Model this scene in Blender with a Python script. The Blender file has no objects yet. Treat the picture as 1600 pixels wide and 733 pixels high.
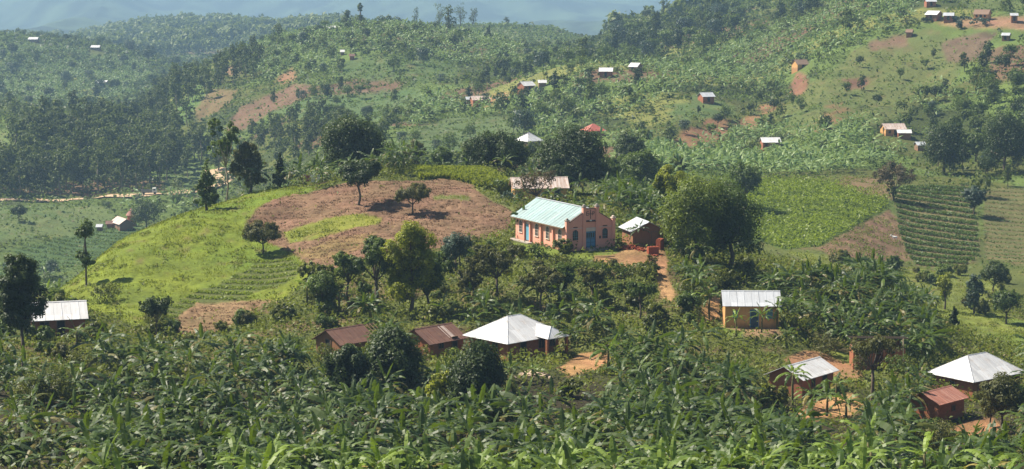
import bpy, math, random
import numpy as np
from mathutils import Matrix, Vector

random.seed(7)
SC = bpy.context.scene
COL = SC.collection
R = math.radians

# ------------------------------------------------------------------ camera numbers (measured from the photograph)
FPX = 3111.0            # focal length in photo pixels: 70 mm on a 36 mm sensor, 1600 px wide
TH = R(7.62)            # camera looks down by this much
CT, ST = math.cos(TH), math.sin(TH)
CAMZ = 60.0

def elev(py):
    v = (366.5 - np.asarray(py, float)) / FPX
    return (-ST + v * CT) / (CT + v * ST)

def proj(x, y, z):
    """world point -> photo pixel (arrays)"""
    x = np.asarray(x, float); y = np.asarray(y, float); z = np.asarray(z, float) - CAMZ
    d = y * CT - z * ST
    return 800 + FPX * x / d, 366.5 - FPX * (y * ST + z * CT) / d

# ------------------------------------------------------------------ noise
_rs = np.random.RandomState(11)
_LAT = _rs.rand(256, 256)
def vnoise(x, y):
    x = np.asarray(x, float); y = np.asarray(y, float)
    xi = np.floor(x).astype(int); yi = np.floor(y).astype(int)
    fx = x - xi; fy = y - yi
    fx = fx * fx * (3 - 2 * fx); fy = fy * fy * (3 - 2 * fy)
    g = lambda a, b: _LAT[a & 255, b & 255]
    return (g(xi, yi) * (1 - fx) + g(xi + 1, yi) * fx) * (1 - fy) + (g(xi, yi + 1) * (1 - fx) + g(xi + 1, yi + 1) * fx) * fy
def fbm(x, y, o=4):
    s = 0; a = .5; t = 0
    for k in range(o):
        s = s + a * vnoise(x * 2 ** k + 17 * k, y * 2 ** k + 31 * k); t += a; a *= .5
    return s / t
def smooth(a, b, x):
    t = np.clip((np.asarray(x, float) - a) / (b - a), 0, 1)
    return t * t * (3 - 2 * t)

# ------------------------------------------------------------------ terrain: depth profiles along view columns
NEAR = [(2, -2.2), (20, -12), (50, -24), (100, -31)]     # (distance, height under the eye)
P = {
 -400: [(130,795),(160,715),(190,640),(215,590),(240,560),(280,560),(350,560),(500,470),(550,425),(630,358),(700,312),(850,200),(1000,180),(1300,70),(1600,70),(2200,60),(3000,45),(7500,-72),(11000,-84)],
 0:    [(130,795),(160,715),(190,630),(215,560),(240,515),(262,498),(300,525),(350,540),(430,520),(500,478),(550,428),(620,362),(680,320),(720,300),(800,250),(850,215),(950,172),(1000,175),(1150,130),(1300,62),(1400,58),(1600,90),(2000,75),(3000,45),(7500,-72),(11000,-84)],
 100:  [(130,795),(160,715),(190,630),(215,560),(235,520),(250,485),(266,452),(275,444),(310,470),(380,505),(440,495),(500,470),(550,425),(625,360),(680,322),(705,312),(730,298),(800,250),(850,220),(950,185),(1050,170),(1200,115),(1320,68),(1400,66),(1600,92),(2000,75),(3000,45),(7500,-72),(11000,-84)],
 200:  [(130,795),(160,715),(190,635),(215,565),(230,530),(245,490),(260,440),(275,385),(283,371),(310,385),(400,470),(480,475),(550,425),(630,358),(680,325),(705,310),(730,298),(800,265),(900,225),(1000,195),(1100,165),(1200,122),(1320,84),(1400,82),(1600,98),(1900,62),(2000,58),(2300,80),(3000,45),(7500,-72),(11000,-84)],
 300:  [(130,795),(160,715),(190,640),(215,570),(230,530),(245,490),(258,448),(275,390),(292,338),(300,331),(330,350),(400,420),(480,420),(560,370),(630,335),(690,312),(725,300),(760,275),(850,215),(950,150),(1050,118),(1100,116),(1250,130),(1500,100),(1800,60),(1950,48),(2200,70),(3000,45),(7500,-72),(11000,-84)],
 400:  [(130,795),(160,715),(190,645),(215,570),(230,525),(243,490),(255,455),(268,412),(285,362),(303,314),(315,303),(340,318),(400,360),(480,350),(560,315),(640,283),(700,262),(800,205),(900,145),(1000,108),(1080,78),(1130,76),(1250,95),(1500,90),(1800,58),(1950,50),(2200,70),(3000,45),(7500,-72),(11000,-84)],
 500:  [(130,795),(160,715),(190,645),(212,580),(222,552),(232,515),(245,465),(256,430),(270,390),(290,335),(308,296),(320,286),(345,296),(400,325),(480,310),(560,275),(640,242),(740,185),(850,130),(950,90),(1050,56),(1100,55),(1250,78),(1600,70),(1900,52),(2200,70),(3000,45),(7500,-72),(11000,-84)],
 600:  [(130,795),(160,715),(190,645),(212,572),(220,556),(224,532),(240,480),(255,418),(285,340),(305,288),(320,270),(345,276),(400,292),(500,266),(600,225),(740,168),(850,120),(950,78),(1050,46),(1090,46),(1200,60),(1400,72),(1700,60),(2200,62),(3000,45),(7500,-72),(11000,-84)],
 750:  [(130,795),(160,715),(190,640),(208,576),(220,556),(224,526),(240,470),(257,412),(285,342),(305,298),(325,270),(350,279),(400,287),(500,262),(600,216),(740,161),(850,115),(1000,70),(1060,62),(1150,72),(1400,62),(1600,40),(1750,52),(2200,62),(3000,45),(7500,-72),(11000,-84)],
 850:  [(130,795),(160,715),(190,640),(208,576),(219,556),(225,530),(245,445),(258,400),(280,356),(300,325),(330,302),(360,296),(400,289),(500,258),(580,222),(650,185),(740,150),(850,112),(980,84),(1100,80),(1300,76),(1500,55),(1600,44),(1750,52),(2200,62),(3000,45),(7500,-72),(11000,-84)],
 950:  [(130,795),(160,715),(190,640),(208,580),(219,556),(226,522),(245,447),(258,397),(275,362),(300,330),(340,308),(400,290),(500,256),(570,224),(650,182),(740,145),(850,108),(950,88),(1100,72),(1250,58),(1350,60),(1600,74),(2200,62),(3000,45),(7500,-72),(11000,-84)],
 1050: [(130,795),(160,715),(190,645),(212,578),(228,512),(245,452),(258,402),(275,366),(300,345),(340,328),(400,300),(480,262),(560,228),(650,175),(720,150),(850,105),(950,78),(1050,50),(1250,30),(1350,34),(1600,60),(2200,62),(3000,45),(7500,-72),(11000,-84)],
 1170: [(130,795),(160,720),(190,650),(212,580),(225,535),(231,513),(240,491),(250,462),(262,435),(285,415),(320,402),(370,385),(410,340),(450,290),(500,268),(560,238),(600,222),(660,185),(720,150),(850,85),(1000,40),(1200,2),(1350,-6),(1600,20),(2200,40),(3000,30),(7500,-72),(11000,-84)],
 1300: [(130,795),(160,720),(190,655),(205,615),(220,572),(235,528),(252,472),(266,440),(280,430),(310,436),(345,420),(370,390),(410,345),(450,300),(500,266),(570,220),(640,150),(720,75),(800,38),(900,10),(1100,-30),(1400,-50),(1800,-20),(3000,-30),(7500,-90),(11000,-95)],
 1450: [(130,795),(160,722),(190,660),(205,622),(220,582),(240,532),(258,492),(272,480),(300,500),(330,480),(362,432),(388,410),(430,350),(470,295),(520,260),(570,225),(620,165),(680,95),(740,30),(800,-5),(900,-40),(1100,-80),(1500,-90),(3000,-60),(7500,-95),(11000,-98)],
 1600: [(130,795),(160,725),(190,668),(205,632),(220,605),(240,572),(258,558),(290,545),(320,510),(360,448),(400,400),(440,345),(480,290),(530,245),(580,190),(640,110),(700,50),(760,5),(850,-40),(1100,-100),(1500,-110),(3000,-80),(7500,-100),(11000,-100)],
 2000: [(130,795),(160,725),(190,670),(215,620),(250,580),(300,540),(360,440),(400,395),(440,340),(480,285),(530,235),(580,175),(640,95),(700,35),(760,-15),(850,-60),(1100,-130),(1500,-140),(3000,-90),(7500,-105),(11000,-105)],
}
def pchip(xk, yk, x):
    xk = np.asarray(xk, float); yk = np.asarray(yk, float)
    h = np.diff(xk); dl = np.diff(yk) / h
    m = np.zeros(len(xk))
    for i in range(1, len(xk) - 1):
        if dl[i-1] * dl[i] > 0:
            w1 = 2*h[i] + h[i-1]; w2 = h[i] + 2*h[i-1]
            m[i] = (w1 + w2) / (w1 / dl[i-1] + w2 / dl[i])
    m[0] = dl[0]; m[-1] = dl[-1]
    i = np.clip(np.searchsorted(xk, x) - 1, 0, len(h) - 1)
    t = (x - xk[i]) / h[i]
    return (yk[i]*(1+2*t)*(1-t)**2 + h[i]*m[i]*t*(1-t)**2 + yk[i+1]*t*t*(3-2*t) + h[i]*m[i+1]*t*t*(t-1))
YT = [2.0]
while YT[-1] < 11000:
    y = YT[-1]
    YT.append(y + (2.5 if y < 100 else 1.0 if y < 345 else max(1.2, (y - 345) * .006 + 1.2)))
YT = np.array(YT); YT[-1] = 11000
PXT = np.arange(-400, 2001, 5.0)
_keys = sorted(P)
_tab = []
for k in _keys:
    prof = [(a, b) for a, b in P[k] if a < 2500]
    if k <= 600:      # the wooded ridge at the left stands well behind the farmed hills
        prof = [(a if a < 1250 else 1250 + (a - 1250) * (1 + 1.1 * (1 - max(0, (k - 400) / 200) if k > 400 else 1)), b) for a, b in prof]
    if k <= 200:      # the banana hill at the left lies beyond the valley wood
        prof = [(900 + (a - 900) * 1.8 if 900 < a <= 1420 else a, b) for a, b in prof]
        prof = sorted((a if a < 1810 or i == 0 else a, b) for i, (a, b) in enumerate(prof))
    top = -72 if k < 1200 else -100
    prof += [(3600, 66), (4400, 44), (5200, 40), (6600, -20), (8200, top), (11000, top - 6)] if k < 1200 else [(3600, 20), (5200, -40), (8200, top), (11000, top - 4)]
    ys = [a for a, b in NEAR] + [a for a, b in prof]
    zs = [b for a, b in NEAR] + [float(a * elev(b)) for a, b in prof]
    _tab.append(pchip(ys, zs, YT))
_tab = np.array(_tab)
ZT = np.empty((len(PXT), len(YT)))
for j in range(len(YT)):
    ZT[:, j] = pchip(_keys, _tab[:, j], PXT)
# soften the creases between neighbouring view columns
_k = np.array([1, 2, 3, 4, 3, 2, 1.]); _k /= _k.sum()
_pad = np.pad(ZT, ((3, 3), (0, 0)), mode='edge')
ZT = sum(_k[i] * _pad[i:i + len(PXT)] for i in range(7)) + CAMZ

PADS = []      # (x, y, z, inner radius, outer radius): levelled building plots
def height(x, y, pads=True):
    x = np.asarray(x, float); y = np.asarray(y, float)
    yc = np.clip(y, YT[0], YT[-1] - 1e-3)
    px = np.clip(800 + FPX * x / yc, PXT[0], PXT[-1] - 1e-3)
    fi = (px - PXT[0]) / 5.0; i = fi.astype(int); fi = fi - i
    j = np.clip(np.searchsorted(YT, yc, side='right') - 1, 0, len(YT) - 2)
    fj = (yc - YT[j]) / (YT[j+1] - YT[j])
    z = (ZT[i, j]*(1-fi) + ZT[i+1, j]*fi)*(1-fj) + (ZT[i, j+1]*(1-fi) + ZT[i+1, j+1]*fi)*fj
    a1 = .45 * smooth(100, 200, y) + 1.6 * smooth(360, 800, y)
    z = z + a1 * (fbm(x / 9, y / 9, 3) - .5) + 5 * smooth(500, 1200, y) * (fbm(x / 70 + 5, y / 70, 3) - .5)
    sp = smooth(430, 640, y) * (1 - smooth(900, 1040, y)) * (1 - .6 * smooth(40, 130, x))
    z = z + 26 * sp * (fbm(x / 75 + 2.2, y / 260 + x / 400, 2) - .5)
    far = smooth(2600, 6000, y)
    rg = 1 - np.abs(2 * fbm(x / 800 + y / 3000 + 3, y / 3200 + 9, 4) - 1)
    z = z + far * (210 * (rg - .84) + 34 * (fbm(x / 110, y / 200, 3) - .5))
    if pads:
        for (cx, cy, cz, r0, r1) in PADS:
            d = np.hypot(x - cx, y - cy)
            w = 1 - smooth(r0, r1, d)
            z = z * (1 - w) + cz * w
    return z

_RY = np.concatenate([np.arange(90, 360, .4), np.geomspace(360, 10900, 1500)])
def hit(px, py, y0=100, y1=7000, pads=True):
    """first ground point under a photo pixel between distances y0 and y1 -> (x, y, z)"""
    u = (px - 800) / FPX; v = (366.5 - py) / FPX
    ys = _RY[(_RY >= y0) & (_RY <= y1)]
    t = ys / (CT + v * ST)
    xs = t * u; zs = CAMZ + t * (-ST + v * CT)
    g = height(xs, ys, pads)
    below = np.nonzero(zs <= g)[0]
    k = below[0] if len(below) else int(np.argmin(zs - g))
    return float(xs[k]), float(ys[k]), float(height(xs[k], ys[k], pads))
def at(px, y):
    """ground point on the view column px at distance y"""
    x = (px - 800) / FPX * y * 1.003
    return float(x), float(y), float(height(x, y))

def inpoly(px, py, poly):
    px = np.asarray(px); py = np.asarray(py)
    r = np.zeros(px.shape, bool)
    n = len(poly)
    for i in range(n):
        x1, y1 = poly[i]; x2, y2 = poly[(i + 1) % n]
        if y1 == y2: continue
        c = ((y1 > py) != (y2 > py)) & (px < (x2 - x1) * (py - y1) / (y2 - y1) + x1)
        r ^= c
    return r

# ------------------------------------------------------------------ object helpers
def tag(o, label=None, cat=None, group=None, kind=None):
    if label: o['label'] = label
    if cat: o['category'] = cat
    if group: o['group'] = group
    if kind: o['kind'] = kind
    return o
def empty(name, loc, rz=0):
    o = bpy.data.objects.new(name, None)
    o.empty_display_size = .3
    o.location = loc; o.rotation_euler = (0, 0, rz)
    COL.objects.link(o)
    return o
def link(name, me, parent=None):
    o = bpy.data.objects.new(name, me); COL.objects.link(o)
    if parent: o.parent = parent
    return o
def dup(root, loc, rz=0, s=1.0, name=None):
    c = root.copy(); COL.objects.link(c)
    c.location = loc; c.rotation_euler = (0, 0, rz); c.scale = (s, s, s)
    for ch in root.children:
        d = ch.copy(); COL.objects.link(d); d.parent = c
        for g in ch.children:
            e = g.copy(); COL.objects.link(e); e.parent = d
    return c
def np_mesh(name, V, Q, mats, tint=None, smooth_=False, mi=None):
    """numpy quads -> mesh"""
    V = np.asarray(V, np.float32).reshape(-1, 3); Q = np.asarray(Q, np.int32).reshape(-1, 4)
    me = bpy.data.meshes.new(name)
    me.vertices.add(len(V)); me.vertices.foreach_set('co', V.ravel())
    me.loops.add(Q.size); me.loops.foreach_set('vertex_index', Q.ravel())
    me.polygons.add(len(Q))
    me.polygons.foreach_set('loop_start', np.arange(0, Q.size, 4, dtype=np.int32))
    me.polygons.foreach_set('loop_total', np.full(len(Q), 4, np.int32))
    if smooth_: me.polygons.foreach_set('use_smooth', np.ones(len(Q), bool))
    for m in (mats if isinstance(mats, (list, tuple)) else [mats]): me.materials.append(m)
    if mi is not None: me.polygons.foreach_set('material_index', np.asarray(mi, np.int32))
    if tint is not None:
        a = me.attributes.new('tint', 'FLOAT', 'POINT'); a.data.foreach_set('value', np.asarray(tint, np.float32))
    me.update(calc_edges=True)
    me.validate()
    return me

class MB:
    """collects simple solids and links them as ONE mesh object"""
    def __init__(s): s.v = []; s.f = []
    def poly(s, pts):
        b = len(s.v); s.v += [tuple(p) for p in pts]; s.f.append(tuple(range(b, b + len(pts)))); return s
    def box(s, x0, x1, y0, y1, z0, z1):
        b = len(s.v)
        s.v += [(x0,y0,z0),(x1,y0,z0),(x1,y1,z0),(x0,y1,z0),(x0,y0,z1),(x1,y0,z1),(x1,y1,z1),(x0,y1,z1)]
        s.f += [tuple(b + i for i in q) for q in ((0,3,2,1),(4,5,6,7),(0,1,5,4),(1,2,6,5),(2,3,7,6),(3,0,4,7))]
        return s
    def prism(s, pts, off):
        """closed outline pts extruded by vector off"""
        n = len(pts); b = len(s.v); o = Vector(off)
        s.v += [tuple(p) for p in pts] + [tuple(Vector(p) + o) for p in pts]
        s.f.append(tuple(range(b, b + n))[::-1]); s.f.append(tuple(range(b + n, b + 2*n)))
        for i in range(n):
            j = (i + 1) % n
            s.f.append((b+i, b+j, b+n+j, b+n+i))
        return s
    def tube(s, pts, rad, k=6):
        pts = [Vector(p) for p in pts]; n = len(pts); b = len(s.v)
        for i, p in enumerate(pts):
            d = (pts[min(i+1, n-1)] - pts[max(i-1, 0)]).normalized()
            a = d.cross(Vector((0, 1, 0)) if abs(d.y) < .9 else Vector((1, 0, 0))).normalized(); c = d.cross(a)
            r = rad[i] if isinstance(rad, (list, tuple)) else rad
            for j in range(k):
                t = 2*math.pi*j/k
                s.v.append(tuple(p + a*math.cos(t)*r + c*math.sin(t)*r))
        for i in range(n-1):
            for j in range(k):
                s.f.append((b+i*k+j, b+i*k+(j+1) % k, b+(i+1)*k+(j+1) % k, b+(i+1)*k+j))
        s.f.append(tuple(b+j for j in range(k))[::-1]); s.f.append(tuple(b+(n-1)*k+j for j in range(k)))
        return s
    def mesh(s, name, mat, smooth_=False):
        me = bpy.data.meshes.new(name); me.from_pydata(s.v, [], s.f)
        me.materials.append(mat)
        if smooth_: me.polygons.foreach_set('use_smooth', np.ones(len(s.f), bool))
        import bmesh
        bm = bmesh.new(); bm.from_mesh(me); bmesh.ops.recalc_face_normals(bm, faces=bm.faces); bm.to_mesh(me); bm.free()
        me.update(); return me
    def build(s, name, mat, parent=None, smooth_=False):
        return link(name, s.mesh(name, mat, smooth_), parent)

# ------------------------------------------------------------------ materials
def new_mat(name):
    m = bpy.data.materials.new(name); m.use_nodes = True
    nt = m.node_tree; nt.nodes.clear()
    out = nt.nodes.new('ShaderNodeOutputMaterial')
    return m, nt, out
def N(nt, t, **kw):
    n = nt.nodes.new(t)
    for k, v in kw.items(): setattr(n, k, v)
    return n
def L(nt, a, b): nt.links.new(a, b)
def c4(c): return (c[0], c[1], c[2], 1)
def mixc(nt, fac, a, b, mode='MIX'):
    m = N(nt, 'ShaderNodeMix', data_type='RGBA', blend_type=mode)
    for sock, v in ((m.inputs[0], fac), (m.inputs[6], a), (m.inputs[7], b)):
        if hasattr(v, 'is_linked'): L(nt, v, sock)
        elif isinstance(v, (int, float)): sock.default_value = v
        else: sock.default_value = c4(v)
    return m.outputs[2]
def mapr(nt, v, a, b, c, d):
    n = N(nt, 'ShaderNodeMapRange'); L(nt, v, n.inputs[0])
    for i, k in enumerate((a, b, c, d)): n.inputs[i+1].default_value = k
    return n.outputs[0]
def noise(nt, vec, scale, detail=4, rough=.6):
    n = N(nt, 'ShaderNodeTexNoise'); n.inputs['Scale'].default_value = scale; n.inputs['Detail'].default_value = detail
    n.inputs['Roughness'].default_value = rough
    if vec is not None: L(nt, vec, n.inputs['Vector'])
    return n.outputs['Fac']
def mapping(nt, vec, scale):
    n = N(nt, 'ShaderNodeMapping'); L(nt, vec, n.inputs['Vector']); n.inputs['Scale'].default_value = scale
    return n.outputs[0]
def principled(nt, out, color, rough=.8, spec=.3, metal=0, normal=None):
    b = N(nt, 'ShaderNodeBsdfPrincipled')
    if hasattr(color, 'is_linked'): L(nt, color, b.inputs['Base Color'])
    else: b.inputs['Base Color'].default_value = c4(color)
    if hasattr(rough, 'is_linked'): L(nt, rough, b.inputs['Roughness'])
    else: b.inputs['Roughness'].default_value = rough
    b.inputs['Specular IOR Level'].default_value = spec; b.inputs['Metallic'].default_value = metal
    if normal is not None: L(nt, normal, b.inputs['Normal'])
    if out is not None: L(nt, b.outputs[0], out.inputs['Surface'])
    return b
def bump(nt, h, strength, dist=.1):
    b = N(nt, 'ShaderNodeBump'); b.inputs['Strength'].default_value = strength; b.inputs['Distance'].default_value = dist
    L(nt, h, b.inputs['Height']); return b.outputs[0]

def leaf_mat(name, dark, light, transl=.3, rough=.5, spec=.3, var=.25, warm=None):
    m, nt, out = new_mat(name)
    at_ = N(nt, 'ShaderNodeAttribute', attribute_name='tint')
    oi = N(nt, 'ShaderNodeObjectInfo')
    c = mixc(nt, at_.outputs['Fac'], dark, light)
    if warm is not None:      # a share of yellowing or browning leaves
        f = mapr(nt, at_.outputs['Fac'], .9, 1.0, 0, .8)
        c = mixc(nt, f, c, warm)
    hs = N(nt, 'ShaderNodeHueSaturation'); L(nt, c, hs.inputs['Color'])
    L(nt, mapr(nt, oi.outputs['Random'], 0, 1, 1 - var * 1.25, 1 + var * .55), hs.inputs['Value'])
    L(nt, mapr(nt, oi.outputs['Random'], 0, 1, .508, .492), hs.inputs['Hue'])
    c = hs.outputs[0]
    b = principled(nt, None, c, rough, spec)
    t = N(nt, 'ShaderNodeBsdfTranslucent')
    L(nt, mixc(nt, .35, c, (light[0]*1.5, light[1]*1.5, light[2]*.7)), t.inputs['Color'])
    mx = N(nt, 'ShaderNodeMixShader'); mx.inputs[0].default_value = transl
    L(nt, b.outputs[0], mx.inputs[1]); L(nt, t.outputs[0], mx.inputs[2]); L(nt, mx.outputs[0], out.inputs['Surface'])
    return m
def plain(name, col, rough=.8, spec=.25, var=.12, scale=1.5, bmp=0, metal=0):
    m, nt, out = new_mat(name)
    tc = N(nt, 'ShaderNodeTexCoord')
    f = noise(nt, tc.outputs['Object'], scale, 5)
    c = mixc(nt, f, [k*(1-var*2) for k in col], [k*(1+var*2) for k in col])
    principled(nt, out, c, rough, spec, metal, bump(nt, f, bmp) if bmp else None)
    return m
def wall_mat(name, col, stain, brick=None, soil=(.25,.12,.06)):
    """plastered or brick wall with stains and splashed soil at its foot"""
    m, nt, out = new_mat(name)
    tc = N(nt, 'ShaderNodeTexCoord'); ob = tc.outputs['Object']
    f1 = noise(nt, ob, 1.1, 6); f2 = noise(nt, mapping(nt, ob, (5, 5, .7)), 1, 4)
    if brick:
        sx = N(nt, 'ShaderNodeSeparateXYZ'); L(nt, ob, sx.inputs[0])
        ad = N(nt, 'ShaderNodeMath', operation='ADD'); L(nt, sx.outputs[0], ad.inputs[0]); L(nt, sx.outputs[1], ad.inputs[1])
        cb = N(nt, 'ShaderNodeCombineXYZ'); L(nt, ad.outputs[0], cb.inputs[0]); L(nt, sx.outputs[2], cb.inputs[1])
        bt = N(nt, 'ShaderNodeTexBrick'); L(nt, cb.outputs[0], bt.inputs['Vector'])
        bt.inputs['Color1'].default_value = c4(col); bt.inputs['Color2'].default_value = c4([k*.72 for k in col]); bt.inputs['Mortar'].default_value = c4(brick)
        bt.inputs['Scale'].default_value = 1; bt.inputs['Brick Width'].default_value = .3; bt.inputs['Row Height'].default_value = .13; bt.inputs['Mortar Size'].default_value = .012
        c = bt.outputs['Color']
    else:
        c = mixc(nt, f1, [k*.9 for k in col], [k*1.08 for k in col])
    c = mixc(nt, mapr(nt, f2, .5, .8, 0, .55), c, stain)
    sz = N(nt, 'ShaderNodeSeparateXYZ'); L(nt, ob, sz.inputs[0])
    ad2 = N(nt, 'ShaderNodeMath', operation='ADD'); L(nt, sz.outputs[2], ad2.inputs[0]); L(nt, mapr(nt, f1, 0, 1, -.5, .5), ad2.inputs[1])
    c = mixc(nt, mapr(nt, ad2.outputs[0], .1, .7, .6, 0), c, soil)
    principled(nt, out, c, .9, .15, 0, bump(nt, f1, .3, .03))
    return m
def roof_mat(name, base, streak, dirt, rough=.45, amount=.5, metal=.0, sheet=None):
    """corrugated sheets: streaks and sheet-to-sheet differences run down the slope"""
    m, nt, out = new_mat(name)
    tc = N(nt, 'ShaderNodeTexCoord'); sp = N(nt, 'ShaderNodeSeparateXYZ'); L(nt, tc.outputs['Object'], sp.inputs[0])
    sn = N(nt, 'ShaderNodeSeparateXYZ'); L(nt, tc.outputs['Normal'], sn.inputs[0])
    ab = N(nt, 'ShaderNodeMath', operation='ABSOLUTE'); L(nt, sn.outputs[0], ab.inputs[0])
    gt = N(nt, 'ShaderNodeMath', operation='GREATER_THAN'); L(nt, ab.outputs[0], gt.inputs[0]); gt.inputs[1].default_value = .2
    mx = N(nt, 'ShaderNodeMix', data_type='FLOAT'); L(nt, gt.outputs[0], mx.inputs[0]); L(nt, sp.outputs[0], mx.inputs[2]); L(nt, sp.outputs[1], mx.inputs[3])
    my = N(nt, 'ShaderNodeMix', data_type='FLOAT'); L(nt, gt.outputs[0], my.inputs[0]); L(nt, sp.outputs[1], my.inputs[2]); L(nt, sp.outputs[0], my.inputs[3])
    cb = N(nt, 'ShaderNodeCombineXYZ'); L(nt, mx.outputs[0], cb.inputs[0]); L(nt, my.outputs[0], cb.inputs[1])
    f = noise(nt, mapping(nt, cb.outputs[0], (4, .35, 1)), 1, 5)
    g = noise(nt, tc.outputs['Object'], .9, 6, .7)
    c = mixc(nt, mapr(nt, f, .42, .62, 0, amount), base, streak)
    c = mixc(nt, mapr(nt, g, .52, .75, 0, .7), c, dirt)
    # sheet courses, each slightly different
    fl = N(nt, 'ShaderNodeMath', operation='FLOOR'); s2 = mapping(nt, cb.outputs[0], (1.25, .5, 1))
    vf = N(nt, 'ShaderNodeVectorMath', operation='FLOOR'); L(nt, s2, vf.inputs[0])
    wn = N(nt, 'ShaderNodeTexWhiteNoise', noise_dimensions='3D'); L(nt, vf.outputs[0], wn.inputs['Vector'])
    hs = N(nt, 'ShaderNodeHueSaturation'); L(nt, c, hs.inputs['Color']); L(nt, mapr(nt, wn.outputs['Value'], 0, 1, .82, 1.08), hs.inputs['Value'])
    w = N(nt, 'ShaderNodeTexWave', wave_type='BANDS', bands_direction='X'); L(nt, cb.outputs[0], w.inputs['Vector']); w.inputs['Scale'].default_value = 4.2
    principled(nt, out, hs.outputs[0], rough, .4, metal, bump(nt, w.outputs['Fac'], .35, .03))
    return m
# ------------------------------------------------------------------ levelled plots (filled before the ground is meshed)
def pad(px, py, y0, r0, r1, y1=7000, dz=0):
    x, y, z = hit(px, py, y0, y1, pads=False)
    PADS.append((x, y, z + dz, r0, r1)); return (x, y, z + dz)

# church: near left corner of its facade
CH = hit(884, 394, 250, 300, pads=False)
CHW, CHL, CHA = 7.5, 14.4, R(28)
_cx = CH[0] + CHW/2*math.cos(CHA) - CHL/2*math.sin(CHA); _cy = CH[1] + CHW/2*math.sin(CHA) + CHL/2*math.cos(CHA)
PADS.append((_cx, _cy, CH[2], 9.0, 14))
SITE = {}
SITE['hut'] = pad(1004, 381, 250, 4, 7, 300)
SITE['rusty_house'] = pad(842, 314, 290, 5.5, 9, 330)
SITE['blue_door'] = pad(1172, 507, 215, 5, 8, 245)
SITE['hip'] = pad(803, 553, 195, 6.5, 9, 222)
SITE['rust_b'] = pad(676, 551, 200, 4.5, 7, 222)
SITE['rust_a'] = pad(538, 548, 200, 4.5, 7, 222)
SITE['left'] = pad(90, 522, 215, 4.5, 7, 245)
SITE['low_right'] = pad(1252, 612, 190, 4.5, 7, 215)
SITE['right_hip'] = pad(1524, 613, 190, 5, 8, 215)
SITE['red_shed'] = pad(1462, 652, 180, 3.5, 6, 200)
SITE['ruin'] = pad(1370, 573, 200, 4.5, 7, 225)

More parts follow.
